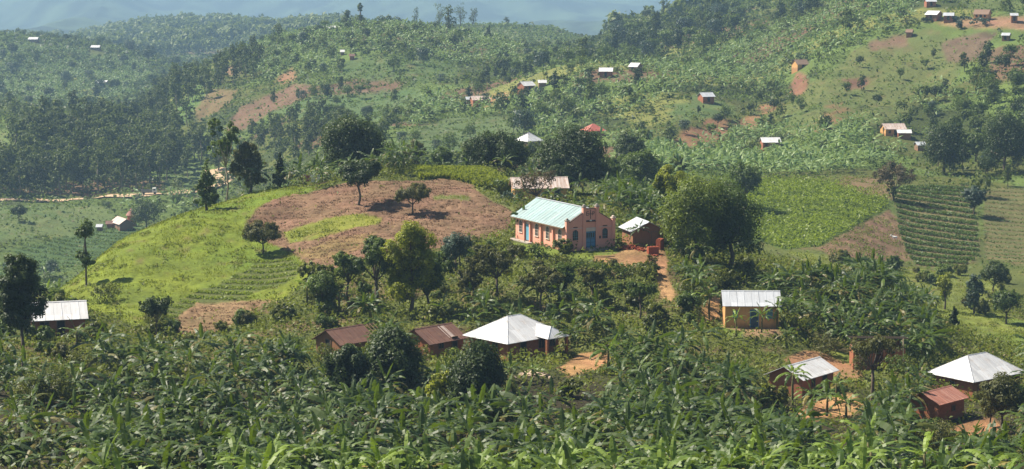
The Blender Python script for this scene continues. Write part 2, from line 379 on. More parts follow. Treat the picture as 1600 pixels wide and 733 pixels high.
# ------------------------------------------------------------------ land use, outlined on the photograph and thrown onto the ground
# name, outline, distance range, colour, roughness of colour, ground object ('' = part of ground), cover
Z = [
 # valley on the left
 ('valley_green', [(-60,322),(180,318),(205,345),(160,362),(0,378),(-60,380)], (500,720), (.10,.135,.045), 'pasture', 'short'),
 ('valley_rows', [(20,392),(170,350),(262,352),(215,388),(110,420),(30,430)], (480,660), (.065,.105,.04), 'crop_field', 'rows'),
 ('valley_clear', [(-60,185),(60,195),(150,275),(100,300),(-60,270)], (650,850), (.12,.16,.05), 'pasture', 'short'),
 ('valley_clear2', [(250,258),(330,250),(345,290),(300,300),(255,298)], (600,800), (.10,.14,.045), 'pasture', 'short'),
 # centre hill: bare soil and pale green strips
 ('e1', [(355,205),(385,165),(470,132),(503,135),(490,150),(430,176),(385,203)], (500,1200), (.16,.098,.062), 'bare_soil', 'bare'),
 ('e2', [(535,172),(562,140),(585,150),(592,188),(545,198)], (500,1200), (.17,.115,.075), 'bare_soil', 'bare'),
 ('e3', [(688,225),(705,195),(732,196),(728,226)], (500,1200), (.15,.10,.068), 'bare_soil', 'bare'),
 ('e4', [(735,160),(780,145),(802,146),(790,160),(745,170)], (500,1200), (.36,.20,.10), 'bare_soil', 'bare'),
 ('e5', [(430,125),(460,108),(470,125),(445,135)], (500,1200), (.24,.13,.075), 'bare_soil', 'bare'),
 ('e6', [(300,170),(345,138),(380,140),(370,160),(320,190)], (500,1200), (.17,.125,.06), 'bare_soil', 'bare'),
 ('e6b', [(355,110),(385,95),(400,100),(370,118)], (500,1300), (.20,.125,.07), 'bare_soil', 'bare'),
 ('e7', [(260,180),(300,140),(340,120),(340,140),(290,190)], (500,1200), (.10,.16,.045), 'pasture', 'short'),
 ('e8', [(420,180),(500,150),(640,140),(660,170),(560,200),(470,190)], (500,1200), (.085,.13,.045), 'pasture', 'short'),
 ('e9', [(560,90),(640,85),(700,100),(690,128),(570,128),(540,115)], (500,1200), (.075,.115,.035), 'pasture', 'short'),
 ('e10', [(630,215),(690,180),(800,185),(820,205),(760,235),(640,240)], (480,900), (.085,.12,.045), 'pasture', 'short'),
 ('e11', [(800,85),(850,80),(860,110),(820,125)], (700,1300), (.11,.14,.05), 'pasture', 'short'),
 ('g1', [(690,60),(760,30),(880,40),(920,55),(900,75),(820,75),(700,80)], (1250,2000), (.125,.15,.06), 'pasture', 'short'),
 # right hill
 ('h1', [(1250,140),(1320,75),(1430,42),(1480,60),(1505,120),(1440,150),(1390,190),(1280,208),(1220,215)], (480,1100), (.105,.125,.038), 'pasture', 'short'),
 ('h2', [(1340,66),(1395,55),(1400,72),(1345,80)], (480,1100), (.15,.10,.06), 'bare_soil', 'bare'),
 ('h3', [(1450,66),(1560,48),(1530,95),(1470,98)], (480,1100), (.135,.095,.06), 'bare_soil', 'bare'),
 ('h4', [(1440,34),(1620,22),(1620,46),(1550,44),(1500,44)], (480,1100), (.26,.155,.09), 'bare_soil', 'bare'),
 ('h5', [(1050,212),(1115,185),(1145,188),(1130,205),(1110,232),(1060,230)], (480,900), (.21,.11,.06), 'bare_soil', 'bare'),
 ('h6', [(1150,200),(1195,165),(1215,160),(1200,185),(1175,205)], (480,900), (.21,.12,.06), 'bare_soil', 'bare'),
 ('h7', [(1220,150),(1235,110),(1250,120),(1250,150)], (480,900), (.2,.10,.06), 'bare_soil', 'bare'),
 ('h8', [(1045,165),(1100,145),(1150,160),(1130,182),(1060,190)], (480,900), (.10,.14,.045), 'pasture', 'short'),
 ('h9', [(1270,205),(1310,160),(1320,165),(1290,210)], (480,900), (.20,.12,.06), 'bare_soil', 'bare'),
 ('h10', [(1320,125),(1350,122),(1352,138),(1324,140)], (480,900), (.15,.085,.05), 'bare_soil', 'bare'),
 ('h11', [(1510,0),(1620,-5),(1620,12),(1520,16)], (600,1100), (.11,.13,.04), 'pasture', 'short'),
 # fields on the right
 ('soil_strip', [(1285,291),(1330,276),(1402,282),(1396,313),(1330,303)], (400,520), (.165,.115,.06), 'bare_soil', 'sparse'),
 ('bean_field', [(1165,290),(1200,279),(1290,287),(1388,314),(1384,326),(1330,355),(1272,386),(1235,390),(1165,372)], (330,520), (.07,.11,.02), 'crop_field', 'dense'),
 ('stubble', [(1272,388),(1386,328),(1412,345),(1432,404),(1400,408),(1300,402)], (330,520), (.18,.115,.07), 'bare_soil', 'sparse'),
 ('tea', [(1400,292),(1512,288),(1530,340),(1537,402),(1490,420),(1432,414),(1405,360)], (330,520), (.19,.135,.075), 'crop_field', 'tea'),
 ('dry_right', [(1538,296),(1660,290),(1660,430),(1545,405)], (330,540), (.155,.12,.06), 'bare_soil', 'rows2'),
 ('strip', [(1235,393),(1300,400),(1420,416),(1545,432),(1565,468),(1490,486),(1380,440),(1280,420)], (285,420), (.14,.165,.04), 'pasture', 'grass'),
 ('strip2', [(1440,468),(1530,488),(1660,512),(1660,575),(1540,535),(1480,505)], (255,345), (.15,.18,.035), 'pasture', 'grass'),
 # the knoll
 ('grass', [(60,462),(100,438),(150,396),(190,369),(240,347),(300,326),(380,304),(440,296),(520,284),(400,325),(372,345),(380,372),(430,387),(462,407),(505,424),(470,440),(425,474),(370,482),(280,500),(220,510),(165,492),(110,478)], (225,330), (.150,.19,.026), 'grass_slope', 'grass'),
 ('terrace', [(235,494),(300,462),(350,438),(400,408),(445,404),(475,420),(430,448),(350,472),(290,500)], (228,300), (.12,.125,.04), 'crop_field', 'rows3'),
 ('red_soil', [(270,506),(312,474),(365,468),(420,472),(385,494),(335,522),(280,526)], (220,280), (.25,.165,.09), 'bare_soil', 'bare'),
 ('ploughed', [(373,352),(392,328),(440,309),(500,295),(560,286),(640,283),(700,281),(742,287),(757,303),(795,325),(808,335),(800,356),(780,366),(730,376),(690,392),(600,402),(560,412),(520,424),(495,420),(455,400),(420,386),(382,370)], (235,330), (.205,.125,.078), 'ploughed_field', 'bare'),
 ('green_in', [(438,364),(470,350),(520,339),(560,336),(597,345),(592,353),(540,360),(490,372),(445,380)], (235,330), (.185,.20,.035), 'grass_patch', 'grass'),
 ('green_in2', [(676,308),(735,306),(735,313),(680,314)], (235,330), (.14,.15,.05), 'grass_patch', 'grass'),
 ('weeds', [(450,398),(520,372),(590,366),(560,392),(505,408)], (235,330), (.24,.165,.075), '', 'bare'),
 ('tall_grass', [(655,266),(690,260),(745,260),(778,272),(800,296),(776,298),(742,286),(700,282),(660,280)], (290,345), (.22,.26,.022), 'grass_patch', 'tall'),
 ('bank', [(742,287),(778,296),(812,318),(812,336),(795,325),(757,303)], (280,330), (.15,.17,.05), '', 'wild'),
 ('lawn', [(795,374),(845,386),(885,397),(960,392),(982,404),(935,410),(880,404),(790,392)], (240,290), (.14,.185,.03), 'grass_patch', 'short'),
 ('path', [(925,402),(960,396),(985,386),(1040,388),(1049,408),(1046,430),(1060,452),(1056,474),(1034,466),(1020,435),(1000,418),(960,415),(925,410)], (225,290), (.40,.235,.115), 'dirt_path', 'bare'),
 ('yard_l', [(1098,478),(1127,462),(1133,466),(1133,500),(1105,504)], (218,255), (.50,.27,.12), 'dirt_yard', 'bare'),
 ('yard_b', [(1128,508),(1222,502),(1222,522),(1190,530),(1140,526)], (205,255), (.30,.18,.11), 'dirt_yard', 'bare'),  # same earth as the side yard, with the house's shadow put into its colour
 ('yard_lawn', [(1128,512),(1165,520),(1158,530),(1128,524)], (205,255), (.15,.20,.03), '', 'short'),
 ('yard_hip', [(866,574),(900,558),(950,549),(964,562),(930,582),(888,590)], (185,232), (.40,.22,.105), 'dirt_yard', 'bare'),
 ('yard_r', [(1236,648),(1280,628),(1330,614),(1350,636),(1325,656),(1266,660)], (160,215), (.46,.26,.12), 'dirt_yard', 'bare'),
 ('yard_r2', [(1480,668),(1540,650),(1570,668),(1540,695),(1490,690)], (160,205), (.36,.19,.095), 'dirt_yard', 'bare'),
 ('path_r', [(1225,560),(1262,546),(1338,573),(1345,592),(1290,592)], (195,235), (.31,.17,.09), 'dirt_path', 'bare'),
 ('bank_r', [(1290,545),(1340,560),(1345,574),(1300,562)], (195,235), (.16,.19,.035), '', 'short'),
]
ZCOVER = [z[5] for z in Z]
def zone_index(x, y, z, jitter=True):
    """index of the last zone over each ground point, -1 = wild"""
    x = np.asarray(x, float); y = np.asarray(y, float)
    if jitter:
        s = .002 * y * (1 + .8 * smooth(520, 700, y))
        jx = s * 2 * (fbm(x / (8*s+.4), y / (8*s+.4), 3) - .5) * 3
        jy = s * 2 * (fbm(x / (8*s+.4) + 40, y / (8*s+.4) + 9, 3) - .5) * 6
    else: jx = jy = 0
    px, py = proj(x + jx, y + jy, z)
    out = np.full(x.shape, -1, int)
    for i, (nm, poly, (y0, y1), *_r) in enumerate(Z):
        m = (y > y0) & (y < y1)
        if m.any():
            ii = np.nonzero(m)
            k = inpoly(px[ii], py[ii], poly)
            o = out[ii]; o[k] = i; out[ii] = o
    return out

# plots of the far houses: kept free of anything growing right in front of them
FARPX = [(750,165,600,900,26),(733,162,600,900,9),(822,142,640,1000,17),(847,136,640,1000,11),(826,229,420,700,24),(927,214,440,760,28),(947,120,640,1000,19),(993,112,640,1000,12),
 (1103,160,500,900,18),(1203,232,440,760,27),(1395,212,440,760,32),(1412,217,430,700,19),(1437,236,430,700,12),(1250,108,480,900,18),(1453,11,560,1100,17),(1459,32,560,1100,17),(1482,33,560,1100,16),
 (1535,30,560,1100,22),(1584,34,560,1100,11),(1572,63,500,1100,11),(1421,58,500,1100,9),(162,134,900,1900,14),(53,66,1100,1900,14),(150,79,1100,1900,13),(516,49,800,1120,20),(535,87,760,1100,5),(550,93,760,1100,7),
 (191,357,480,740,26),(173,356,480,740,14),(206,354,480,740,14),(231,305,540,900,16)]
_FH = [hit(a, b, c_, d)[:2] + (w_,) for a, b, c_, d, w_ in FARPX]
def near_far(x, y):
    r = np.zeros(np.shape(x), bool)
    for hx, hy, w_ in _FH:
        hw = .5 * w_ * hy / FPX + 1.5
        r |= (np.abs(x - hx * y / hy) < hw + 1.5) & (y > hy - 16 - hy * .01) & (y < hy + 5)
    return r
# ------------------------------------------------------------------ ground material: land-use colour attribute broken up by noise
gm, nt, out = new_mat('ground_soil_and_grass')
at_ = N(nt, 'ShaderNodeAttribute', attribute_name='land')
geo = N(nt, 'ShaderNodeNewGeometry'); ps = geo.outputs['Position']
n1 = noise(nt, ps, 1.7, 6, .7); n2 = noise(nt, ps, .12, 5, .6); n3 = noise(nt, mapping(nt, ps, (1, 1, 3)), 5, 4, .7)
hs = N(nt, 'ShaderNodeHueSaturation'); L(nt, at_.outputs['Color'], hs.inputs['Color'])
L(nt, mapr(nt, n1, .25, .75, .55, 1.4), hs.inputs['Value']); L(nt, mapr(nt, n2, .3, .7, .485, .515), hs.inputs['Hue'])
c = mixc(nt, mapr(nt, n2, .35, .7, 0, .35), hs.outputs[0], mixc(nt, .5, hs.outputs[0], (.10, .085, .045)))
b1 = bump(nt, n3, .8, .25)
principled(nt, out, c, .95, .08, 0, b1)

COLS = {'wild': np.array((.10, .115, .030)), 'dark': np.array((.045, .062, .018)), 'soil': np.array((.16, .10, .06)),
        'green': np.array((.10, .145, .035)), 'pale': np.array((.20, .21, .058)), 'forest': np.array((.035, .052, .025))}
def patch_uv(x, y):
    cs = 34.0
    return x / cs + 1.1 * (fbm(x / 60, y / 60, 3) - .5) * 2, y / (cs * 1.5) + 1.1 * (fbm(x / 60 + 50, y / 60, 3) - .5) * 2
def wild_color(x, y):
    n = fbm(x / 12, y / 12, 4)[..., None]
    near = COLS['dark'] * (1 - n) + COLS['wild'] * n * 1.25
    lit = (1 - smooth(196, 214, y))[..., None]        # leaf litter under the grove, darkened to paint in the shade of its gaps
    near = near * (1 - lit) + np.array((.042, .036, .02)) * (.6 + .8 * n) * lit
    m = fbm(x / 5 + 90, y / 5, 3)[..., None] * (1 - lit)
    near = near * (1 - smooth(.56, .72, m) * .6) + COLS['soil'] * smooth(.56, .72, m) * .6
    # patchwork of small plots on the far hillsides: jittered cells
    qx, qy = patch_uv(x, y)
    h = _LAT[np.floor(qx).astype(int) & 255, np.floor(qy).astype(int) & 255][..., None]
    patch = np.where(h < .34, COLS['green'], np.where(h < .55, COLS['wild'], np.where(h < .70, COLS['pale'], np.where(h < .80, COLS['soil'], COLS['dark']))))
    rows = (np.sin(2 * np.pi * (y + .4 * x * (h[..., 0] - .5)) / 5.5) * .5 + .5)[..., None]
    mid = patch * (.75 + .5 * n) * (1 - .35 * rows * (h > .25) * (h < .8))
    w = smooth(345, 470, y)[..., None]
    c = near * (1 - w) + mid * w
    f = smooth(1500, 2600, y)[..., None]
    fc = COLS['forest'] * (.6 + 1.5 * smooth(.3, .75, fbm(x / 70, y / 170, 5))[..., None])
    return c * (1 - f) + fc * f

# grid: view columns x distances
GP = np.concatenate([np.arange(-2200, -400, 40.0), np.arange(-400, -20, 10.0), np.arange(-20, 1621, 3.2), np.arange(1630, 2001, 10.0), np.arange(2040, 3840, 40.0)])
gy = [3.0]
while gy[-1] < 11000:
    y = gy[-1]
    gy.append(y + (4 if y < 100 else 1.0 if y < 205 else .62 if y < 335 else max(.9, (y - 335) * .0055 + .7)))
GY = np.array(gy)
GXs = (GP - 800) / FPX
GX = GXs[:, None] * GY[None, :]; GYY = np.broadcast_to(GY[None, :], GX.shape)
GZ = height(GX, GYY)
zi = zone_index(GX, GYY, GZ)
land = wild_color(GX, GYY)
for i, zz in enumerate(Z):
    m = zi == i
    if not m.any(): continue
    base = np.array(zz[3]); xs, ys = GX[m], GYY[m]
    n = fbm(xs / 3.0, ys / 3.0, 4)[:, None]; n2_ = fbm(xs / 11 + 7, ys / 11, 3)[:, None]
    colr = base * (.68 + .64 * n)
    if zz[5] in ('grass', 'short', 'tall'):
        colr = colr * (1 - .45 * smooth(.5, .7, n2_)) + base * np.array((.62, .85, .75)) * .45 * smooth(.5, .7, n2_)
        k = smooth(.66, .8, fbm(xs / 2.2 + 20, ys / 2.2, 3))[:, None]
        colr = colr * (1 - .6 * k) + np.array((.17, .12, .06)) * .6 * k
    if zz[5] in ('rows', 'rows2', 'rows3', 'tea'):
        per = {'rows': 6.0, 'rows2': 5.0, 'rows3': 2.0, 'tea': 6.2}[zz[5]]
        w = (np.sin(2 * np.pi * (ys + .25 * xs + .6 * fbm(xs / 9, ys / 9, 2)) / per) * .5 + .5)[:, None]
        colr = colr * (.35 + .65 * w) + np.array((.05, .10, .02)) * (1 - w) * .65
    if zz[5] == 'bare':
        k = smooth(.55, .75, fbm(xs / 6 + 60, ys / 4, 4))[:, None]
        colr = colr * (1 - .35 * k)
    land[m] = colr
# blur the borders a little
for _ in range(1):
    pd = np.pad(land, ((1, 1), (1, 1), (0, 0)), mode='edge')
    land = (pd[1:-1, 1:-1] * 2 + pd[:-2, 1:-1] + pd[2:, 1:-1] + pd[1:-1, :-2] + pd[1:-1, 2:]) / 6
# ploughed clods and furrows are real relief
for i, zz in enumerate(Z):
    if zz[0] in ('ploughed', 'red_soil', 'stubble', 'weeds'):
        m = zi == i
        GZ[m] += .55 * (fbm(GX[m] / .9, GYY[m] / .9, 2) - .5) + .12 * np.sin((GX[m] * .35 + GYY[m]) * 2 * np.pi / 2.1)
    if zz[0] in ('grass', 'strip', 'strip2'):
        m = zi == i
        GZ[m] += .40 * (fbm(GX[m] / 1.0 + 5, GYY[m] / 1.0, 2) - .5)
nx, ny = GX.shape
VV = np.stack([GX, GYY, GZ], -1).reshape(-1, 3)
CC = np.concatenate([land, np.ones(land.shape[:2] + (1,))], -1).reshape(-1, 4)
idx = np.arange(nx * ny).reshape(nx, ny)
QQ = np.stack([idx[:-1, :-1], idx[1:, :-1], idx[1:, 1:], idx[:-1, 1:]], -1)
fz = zi[:-1, :-1].copy()
fyc = np.broadcast_to(GY[None, :-1], fz.shape)
fxs = np.broadcast_to(GP[:-1, None], fz.shape)
code = np.where(fz >= 0, fz, np.where(fyc < 345, -1, np.where(fyc < 2500, -2, -3)))
for i, zz in enumerate(Z):
    if zz[4] == '': code[code == i] = np.where(zz[2][1] < 346, -1, -2)
def ground_piece(name, mask, label, cat):
    q = QQ[mask]
    if not len(q): return
    u, inv = np.unique(q.ravel(), return_inverse=True)
    me = np_mesh(name, VV[u], inv.reshape(-1, 4), gm, smooth_=True)
    a = me.color_attributes.new('land', 'FLOAT_COLOR', 'POINT'); a.data.foreach_set('color', CC[u].astype(np.float32).ravel())
    tag(link(name, me), label, cat, kind='structure')
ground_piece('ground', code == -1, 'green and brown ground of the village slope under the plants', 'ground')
ground_piece('hills', code == -2, 'hazy green farmed hills rising behind the village', 'hills')
ground_piece('mountains', code == -3, 'far blue mountainside filling the top of the view', 'mountains')
ZL = {'valley_green': 'pale green pasture on the valley floor', 'valley_rows': 'green crop rows on the valley floor below the brick farm',
 'valley_clear': 'light green clearing below the tall wood', 'valley_clear2': 'small grassy clearing beside the bend of the dirt road',
 'bean_field': 'bright green bean field on the slope right of the broad tree', 'stubble': 'brown stubble plot below the bean field', 'tea': 'dark bush rows on the right hand slope',
 'dry_right': 'dry brownish plot with faint rows at the right edge', 'strip': 'yellow green grass strip below the bush rows', 'strip2': 'olive grass slope beyond the banana ridge at right',
 'grass': 'bright yellow green grass slope of the knoll', 'terrace': 'narrow planted terraces at the foot of the grass slope', 'red_soil': 'bare reddish soil patch below the terraces',
 'ploughed': 'wide brown ploughed field on top of the knoll', 'green_in': 'tongue of grass inside the ploughed field', 'green_in2': 'thin green strip near the top of the ploughed field',
 'tall_grass': 'tall bright grass behind the ploughed field', 'lawn': 'mown lawn around the pink church', 'path': 'ochre dirt path from the brick piles down past the church',
 'yard_l': 'bright ochre yard left of the blue door house', 'yard_b': 'earth yard in front of the blue door house, browned as if in its shadow', 'yard_hip': 'orange earth yard beside the big white hip roof',
 'yard_r': 'orange earth yard among the bananas at lower right', 'yard_r2': 'reddish yard below the small rusty shed', 'path_r': 'reddish path above the white gable roof'}
for i, zz in enumerate(Z):
    if zz[4]:
        xs_, ys_ = zip(*zz[1]); 
        ground_piece(zz[4], code == i, ZL.get(zz[0], zz[4].replace('_', ' ') + ' patch %s the %s' % (('high on' if sum(ys_)/len(ys_) < 130 else 'low on'), 'centre hill' if zz[0][0] == 'e' else 'right hand hill' if zz[0][0] == 'h' else 'hill far behind')), zz[4].replace('_', ' '))

# valley road: a ribbon draped on the ground
road_m = plain('pale_dirt_road', (.46, .33, .21), .95, .1, .1, .5)
pts = [hit(a, b, 540, 900) for a, b in ((-90,320),(-30,318),(50,315),(120,312),(200,308),(262,304),(300,300),(328,296),(345,291),(353,285),(350,279),(340,273),(333,268))]
pp = []
for k in range(len(pts) - 1):
    for t in np.linspace(0, 1, 14, endpoint=False):
        a = np.array(pts[max(k-1, 0)]); b = np.array(pts[k]); c_ = np.array(pts[k+1]); d = np.array(pts[min(k+2, len(pts)-1)])
        pp.append(.5*((2*b) + (-a+c_)*t + (2*a-5*b+4*c_-d)*t*t + (-a+3*b-3*c_+d)*t**3))
pp = np.array(pp); V = []; Q = []
for k in range(len(pp)):
    d = pp[min(k+1, len(pp)-1)] - pp[max(k-1, 0)]; n_ = np.array((-d[1], d[0])) / (np.hypot(d[0], d[1]) + 1e-6)
    for s in (-3.4, -1.2, 1.2, 3.4):
        x, y = pp[k, 0] + n_[0]*s, pp[k, 1] + n_[1]*s
        V.append((x, y, max(float(height(x, y)), float(height(pp[k,0], pp[k,1])) - .1) + .3))
for k in range(len(pp) - 1):
    for j in range(3): Q.append((k*4+j, k*4+j+1, k*4+5+j, k*4+4+j))
ROADV = pp
tag(link('road', np_mesh('road', V, Q, road_m)), 'pale dirt road crossing the valley below the wood', 'road', kind='structure')
# ------------------------------------------------------------------ plant kit
M_BAN = leaf_mat('banana_leaf', (.028, .066, .008), (.180, .265, .030), .28, .50, .34, .45, (.30, .22, .07))
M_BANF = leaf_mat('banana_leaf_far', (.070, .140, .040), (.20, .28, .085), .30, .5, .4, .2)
M_STEM = plain('banana_stem', (.13, .12, .05), .8, .2, .3, 3)
M_BARK = plain('bark', (.12, .095, .07), .95, .1, .25, 2)
M_PALEBARK = plain('pale_bark', (.25, .21, .16), .95, .1, .2, 2)
LM = {
 'dark':   leaf_mat('dark_glossy_leaves', (.018, .038, .012), (.080, .115, .026), .28, .52, .25, .2),
 'green':  leaf_mat('green_leaves', (.042, .080, .015), (.140, .195, .034), .36, .5, .3, .2),
 'yellow': leaf_mat('yellow_green_leaves', (.11, .145, .013), (.33, .36, .022), .40, .5, .3, .15),
 'yelgreen': leaf_mat('lighter_green_leaves', (.060, .098, .015), (.21, .265, .030), .34, .5, .3, .15),
 'olive':  leaf_mat('olive_leaves', (.060, .070, .022), (.165, .165, .042), .32, .55, .25, .2, (.20, .11, .035)),
 'blue':   leaf_mat('bluish_leaves', (.032, .060, .040), (.075, .115, .070), .22, .5, .3, .18),
 'brown':  leaf_mat('brownish_leaves', (.070, .058, .030), (.15, .115, .055), .22, .6, .2, .15),
 'euc':    leaf_mat('eucalyptus_leaves', (.036, .068, .016), (.160, .200, .042), .32, .55, .25, .4),
 'shrub':  leaf_mat('shrub_leaves', (.055, .080, .014), (.185, .205, .032), .38, .5, .3, .35, (.2, .14, .05)),
}
M_UNDER = leaf_mat('undergrowth_leaves', (.052, .085, .014), (.195, .225, .034), .36, .55, .25, 0, (.19, .13, .055))
M_UNDERF = leaf_mat('far_undergrowth_leaves', (.042, .082, .018), (.150, .205, .044), .32, .6, .2, 0, (.16, .12, .06))
M_GRASS = leaf_mat('grass_blades', (.13, .165, .018), (.235, .275, .032), .42, .6, .2, 0)
M_CROP = leaf_mat('crop_leaves', (.075, .12, .012), (.23, .30, .03), .38, .5, .3, 0)
M_TEA = leaf_mat('bush_row_leaves', (.035, .075, .016), (.12, .18, .035), .3, .5, .3, 0)

def unit(v): return v / (np.linalg.norm(v, axis=-1, keepdims=True) + 1e-9)
def diamonds(rng, Pt, Nm, size, aspect=.55):
    """one folded diamond leaf (two tris kept as a quad) at every point"""
    n = len(Pt); size = np.broadcast_to(np.asarray(size, float), (n,))[:, None]
    t = unit(np.cross(Nm, rng.normal(size=(n, 3)))); b = np.cross(Nm, t)
    f = Nm * size * .12
    V = np.stack([Pt - t*size*.5, Pt + b*size*.5*aspect + f, Pt + t*size*.5 - f, Pt - b*size*.5*aspect + f], 1)
    return V.reshape(-1, 3), np.arange(4 * n).reshape(n, 4)
def crown_arrays(rng, lobes, n, size, fill=.25, clump=.36, up=.35, dens=9):
    """leaf clumps over the lobes: (centre, radii) -> verts, quads, tint"""
    C = np.array([l[0] for l in lobes], float); Rd = np.array([l[1] for l in lobes], float)
    w = (Rd[:, 0] * Rd[:, 2]) ** .9; w /= w.sum()
    ncl = max(6, int(dens * len(lobes)))
    li = rng.choice(len(lobes), ncl, p=w)
    d = unit(rng.normal(size=(ncl, 3)) + np.array((0, 0, .25)))
    rr = .62 + .38 * rng.rand(ncl, 1)
    cc = C[li] + d * Rd[li] * rr
    cr = clump * Rd[li].min(1) * (.7 + .7 * rng.rand(ncl))
    ct = rng.rand(ncl)
    wi = cr ** 2; wi /= wi.sum()
    k = rng.choice(ncl, n, p=wi)
    e = unit(rng.normal(size=(n, 3)) + np.array((0, 0, .2)))
    rad = (rng.rand(n, 1) ** .45)
    Pt = cc[k] + e * rad * cr[k][:, None]
    Nm = unit(e * .8 + d[k] * .6 + np.array((0, 0, up)) + rng.normal(size=(n, 3)) * .45)
    tint = np.clip(.55 * ct[k] + .45 * rng.rand(n), 0, 1) * .92 + (rng.rand(n) > .985) * .08
    if fill > 0:
        nf = int(n * fill); lf = rng.choice(len(lobes), nf, p=w)
        ef = unit(rng.normal(size=(nf, 3)))
        Pt = np.concatenate([Pt, C[lf] + ef * Rd[lf] * (rng.rand(nf, 1) ** .4) * .75])
        Nm = np.concatenate([Nm, unit(ef + rng.normal(size=(nf, 3)) * .5)]); tint = np.concatenate([tint, rng.rand(nf) * .6])
    sz = size * (.7 + .6 * rng.rand(len(Pt)))
    V, Q = diamonds(rng, Pt, Nm, sz, .6)
    return V, Q, np.repeat(tint, 4)
def crown_mesh(rng, name, lobes, n, size, mat, **kw):
    V, Q, t = crown_arrays(rng, lobes, n, size, **kw)
    return np_mesh(name, V, Q, mat, t)
def trunk_mesh(rng, name, base_r, top, lobes, mat, fork=.5, lean=(0, 0)):
    """tapered trunk that forks into limbs running to the lobe centres"""
    m = MB(); top = Vector(top)
    f = Vector((lean[0], lean[1], top.z * fork))
    wob = Vector((rng.normal() * base_r, rng.normal() * base_r, 0))
    m.tube([(0, 0, -.5), (0, 0, .05), tuple(f * .5 + wob), tuple(f)], [base_r * 1.35, base_r * 1.1, base_r * .85, base_r * .7], 7)
    for c, r in lobes:
        c = Vector(c); mid = (f + c) / 2 + Vector((0, 0, -.1 * (c - f).length)) + Vector(rng.normal(size=3)) * .15 * base_r * 4
        m.tube([tuple(f * .97), tuple(mid), tuple(c)], [base_r * .55, base_r * .35, base_r * .12], 5)
    return m.mesh(name, mat, True)
def lobes_for(kind, H, W, rng):
    r = W / 2; j = lambda s: rng.normal() * s
    if kind == 'dome':
        L_ = [((0, 0, H*.58), (r*.78, r*.78, H*.36))]
        for a in range(6):
            t = a * 1.047 + rng.rand() * .6
            L_.append(((math.cos(t)*r*.5, math.sin(t)*r*.5, H*(.42 + .28*rng.rand())), (r*.48, r*.48, H*.24)))
        L_.append(((j(r*.15), 0, H*.8), (r*.5, r*.5, H*.19)))
        for a in range(4):
            t = a * 1.57 + rng.rand()
            L_.append(((math.cos(t)*r*.55, math.sin(t)*r*.55, H*.33), (r*.42, r*.42, H*.17)))
        return L_, .3
    if kind == 'round':
        L_ = [((0, 0, H*.62), (r*.72, r*.72, H*.30))]
        for a in range(5):
            t = a * 1.257 + rng.rand() * .7
            L_.append(((math.cos(t)*r*.52, math.sin(t)*r*.52, H*(.5 + .22*rng.rand())), (r*.42, r*.42, H*.2)))
        return L_, .28
    if kind == 'flat':
        L_ = []
        for a in range(9):
            t = a * 2.4; q = r * .72 * math.sqrt((a + .4) / 9)
            L_.append(((math.cos(t)*q, math.sin(t)*q, H*(.70 + .12*rng.rand() - .12*(q/r))), (r*.36, r*.36, H*.17)))
        return L_, .42
    if kind == 'cone':
        L_ = []
        for k in range(7):
            f = k / 6; L_.append(((j(r*.08), j(r*.08), H*(.2 + .72*f)), (r*(.95 - .72*f), r*(.95 - .72*f), H*.14)))
        return L_, .3
    if kind == 'tall':
        L_ = []
        for k in range(10):
            f = k / 9; q = r * (.30 if f > .8 else .48)
            t = rng.rand() * 6.28
            L_.append(((math.cos(t)*q*.8, math.sin(t)*q*.8, H*(.28 + .62*f)), (r*(.62 - .25*abs(f-.4)), r*(.62 - .25*abs(f-.4)), H*.13)))
        return L_, .35
    if kind == 'bare':
        L_ = []
        for k in range(10):
            f = k / 9; t = rng.rand() * 6.28; q = r * (.3 if f > .8 else .48)
            L_.append(((math.cos(t)*q*.8, math.sin(t)*q*.8, H*(.46 + .47*f)), (r*(.6 - .25*abs(f-.45)), r*(.6 - .25*abs(f-.45)), H*.10)))
        return L_, .45
    if kind == 'open':
        L_ = []
        for k in range(8):
            t = k * 2.4; q = r * .7 * math.sqrt((k + .3) / 8)
            L_.append(((math.cos(t)*q, math.sin(t)*q, H*(.62 + .3*rng.rand())), (r*.32, r*.32, H*.11)))
        return L_, .45
    if kind == 'euc':
        L_ = []
        for k in range(9):
            f = k / 8; t = rng.rand() * 6.28; q = r * .5 * (1 - .35*f)
            L_.append(((math.cos(t)*q, math.sin(t)*q, H*(.28 + .65*f)), (r*(.66 - .2*abs(f-.6)), r*(.66 - .2*abs(f-.6)), H*.09)))
        return L_, .5
    if kind == 'high':      # long bare stem, crown only at the top, a second tuft lower down
        L_ = [((j(.2), 0, H*.86), (r*.6, r*.6, H*.11)), ((r*.3, 0, H*.76), (r*.6, r*.6, H*.09)), ((-r*.4, 0, H*.77), (r*.5, r*.5, H*.08)), ((r*.1, 0, H*.42), (r*.75, r*.75, H*.09)), ((-r*.2, .1, H*.34), (r*.6, r*.6, H*.07))]
        return L_, .7
    raise KeyError(kind)

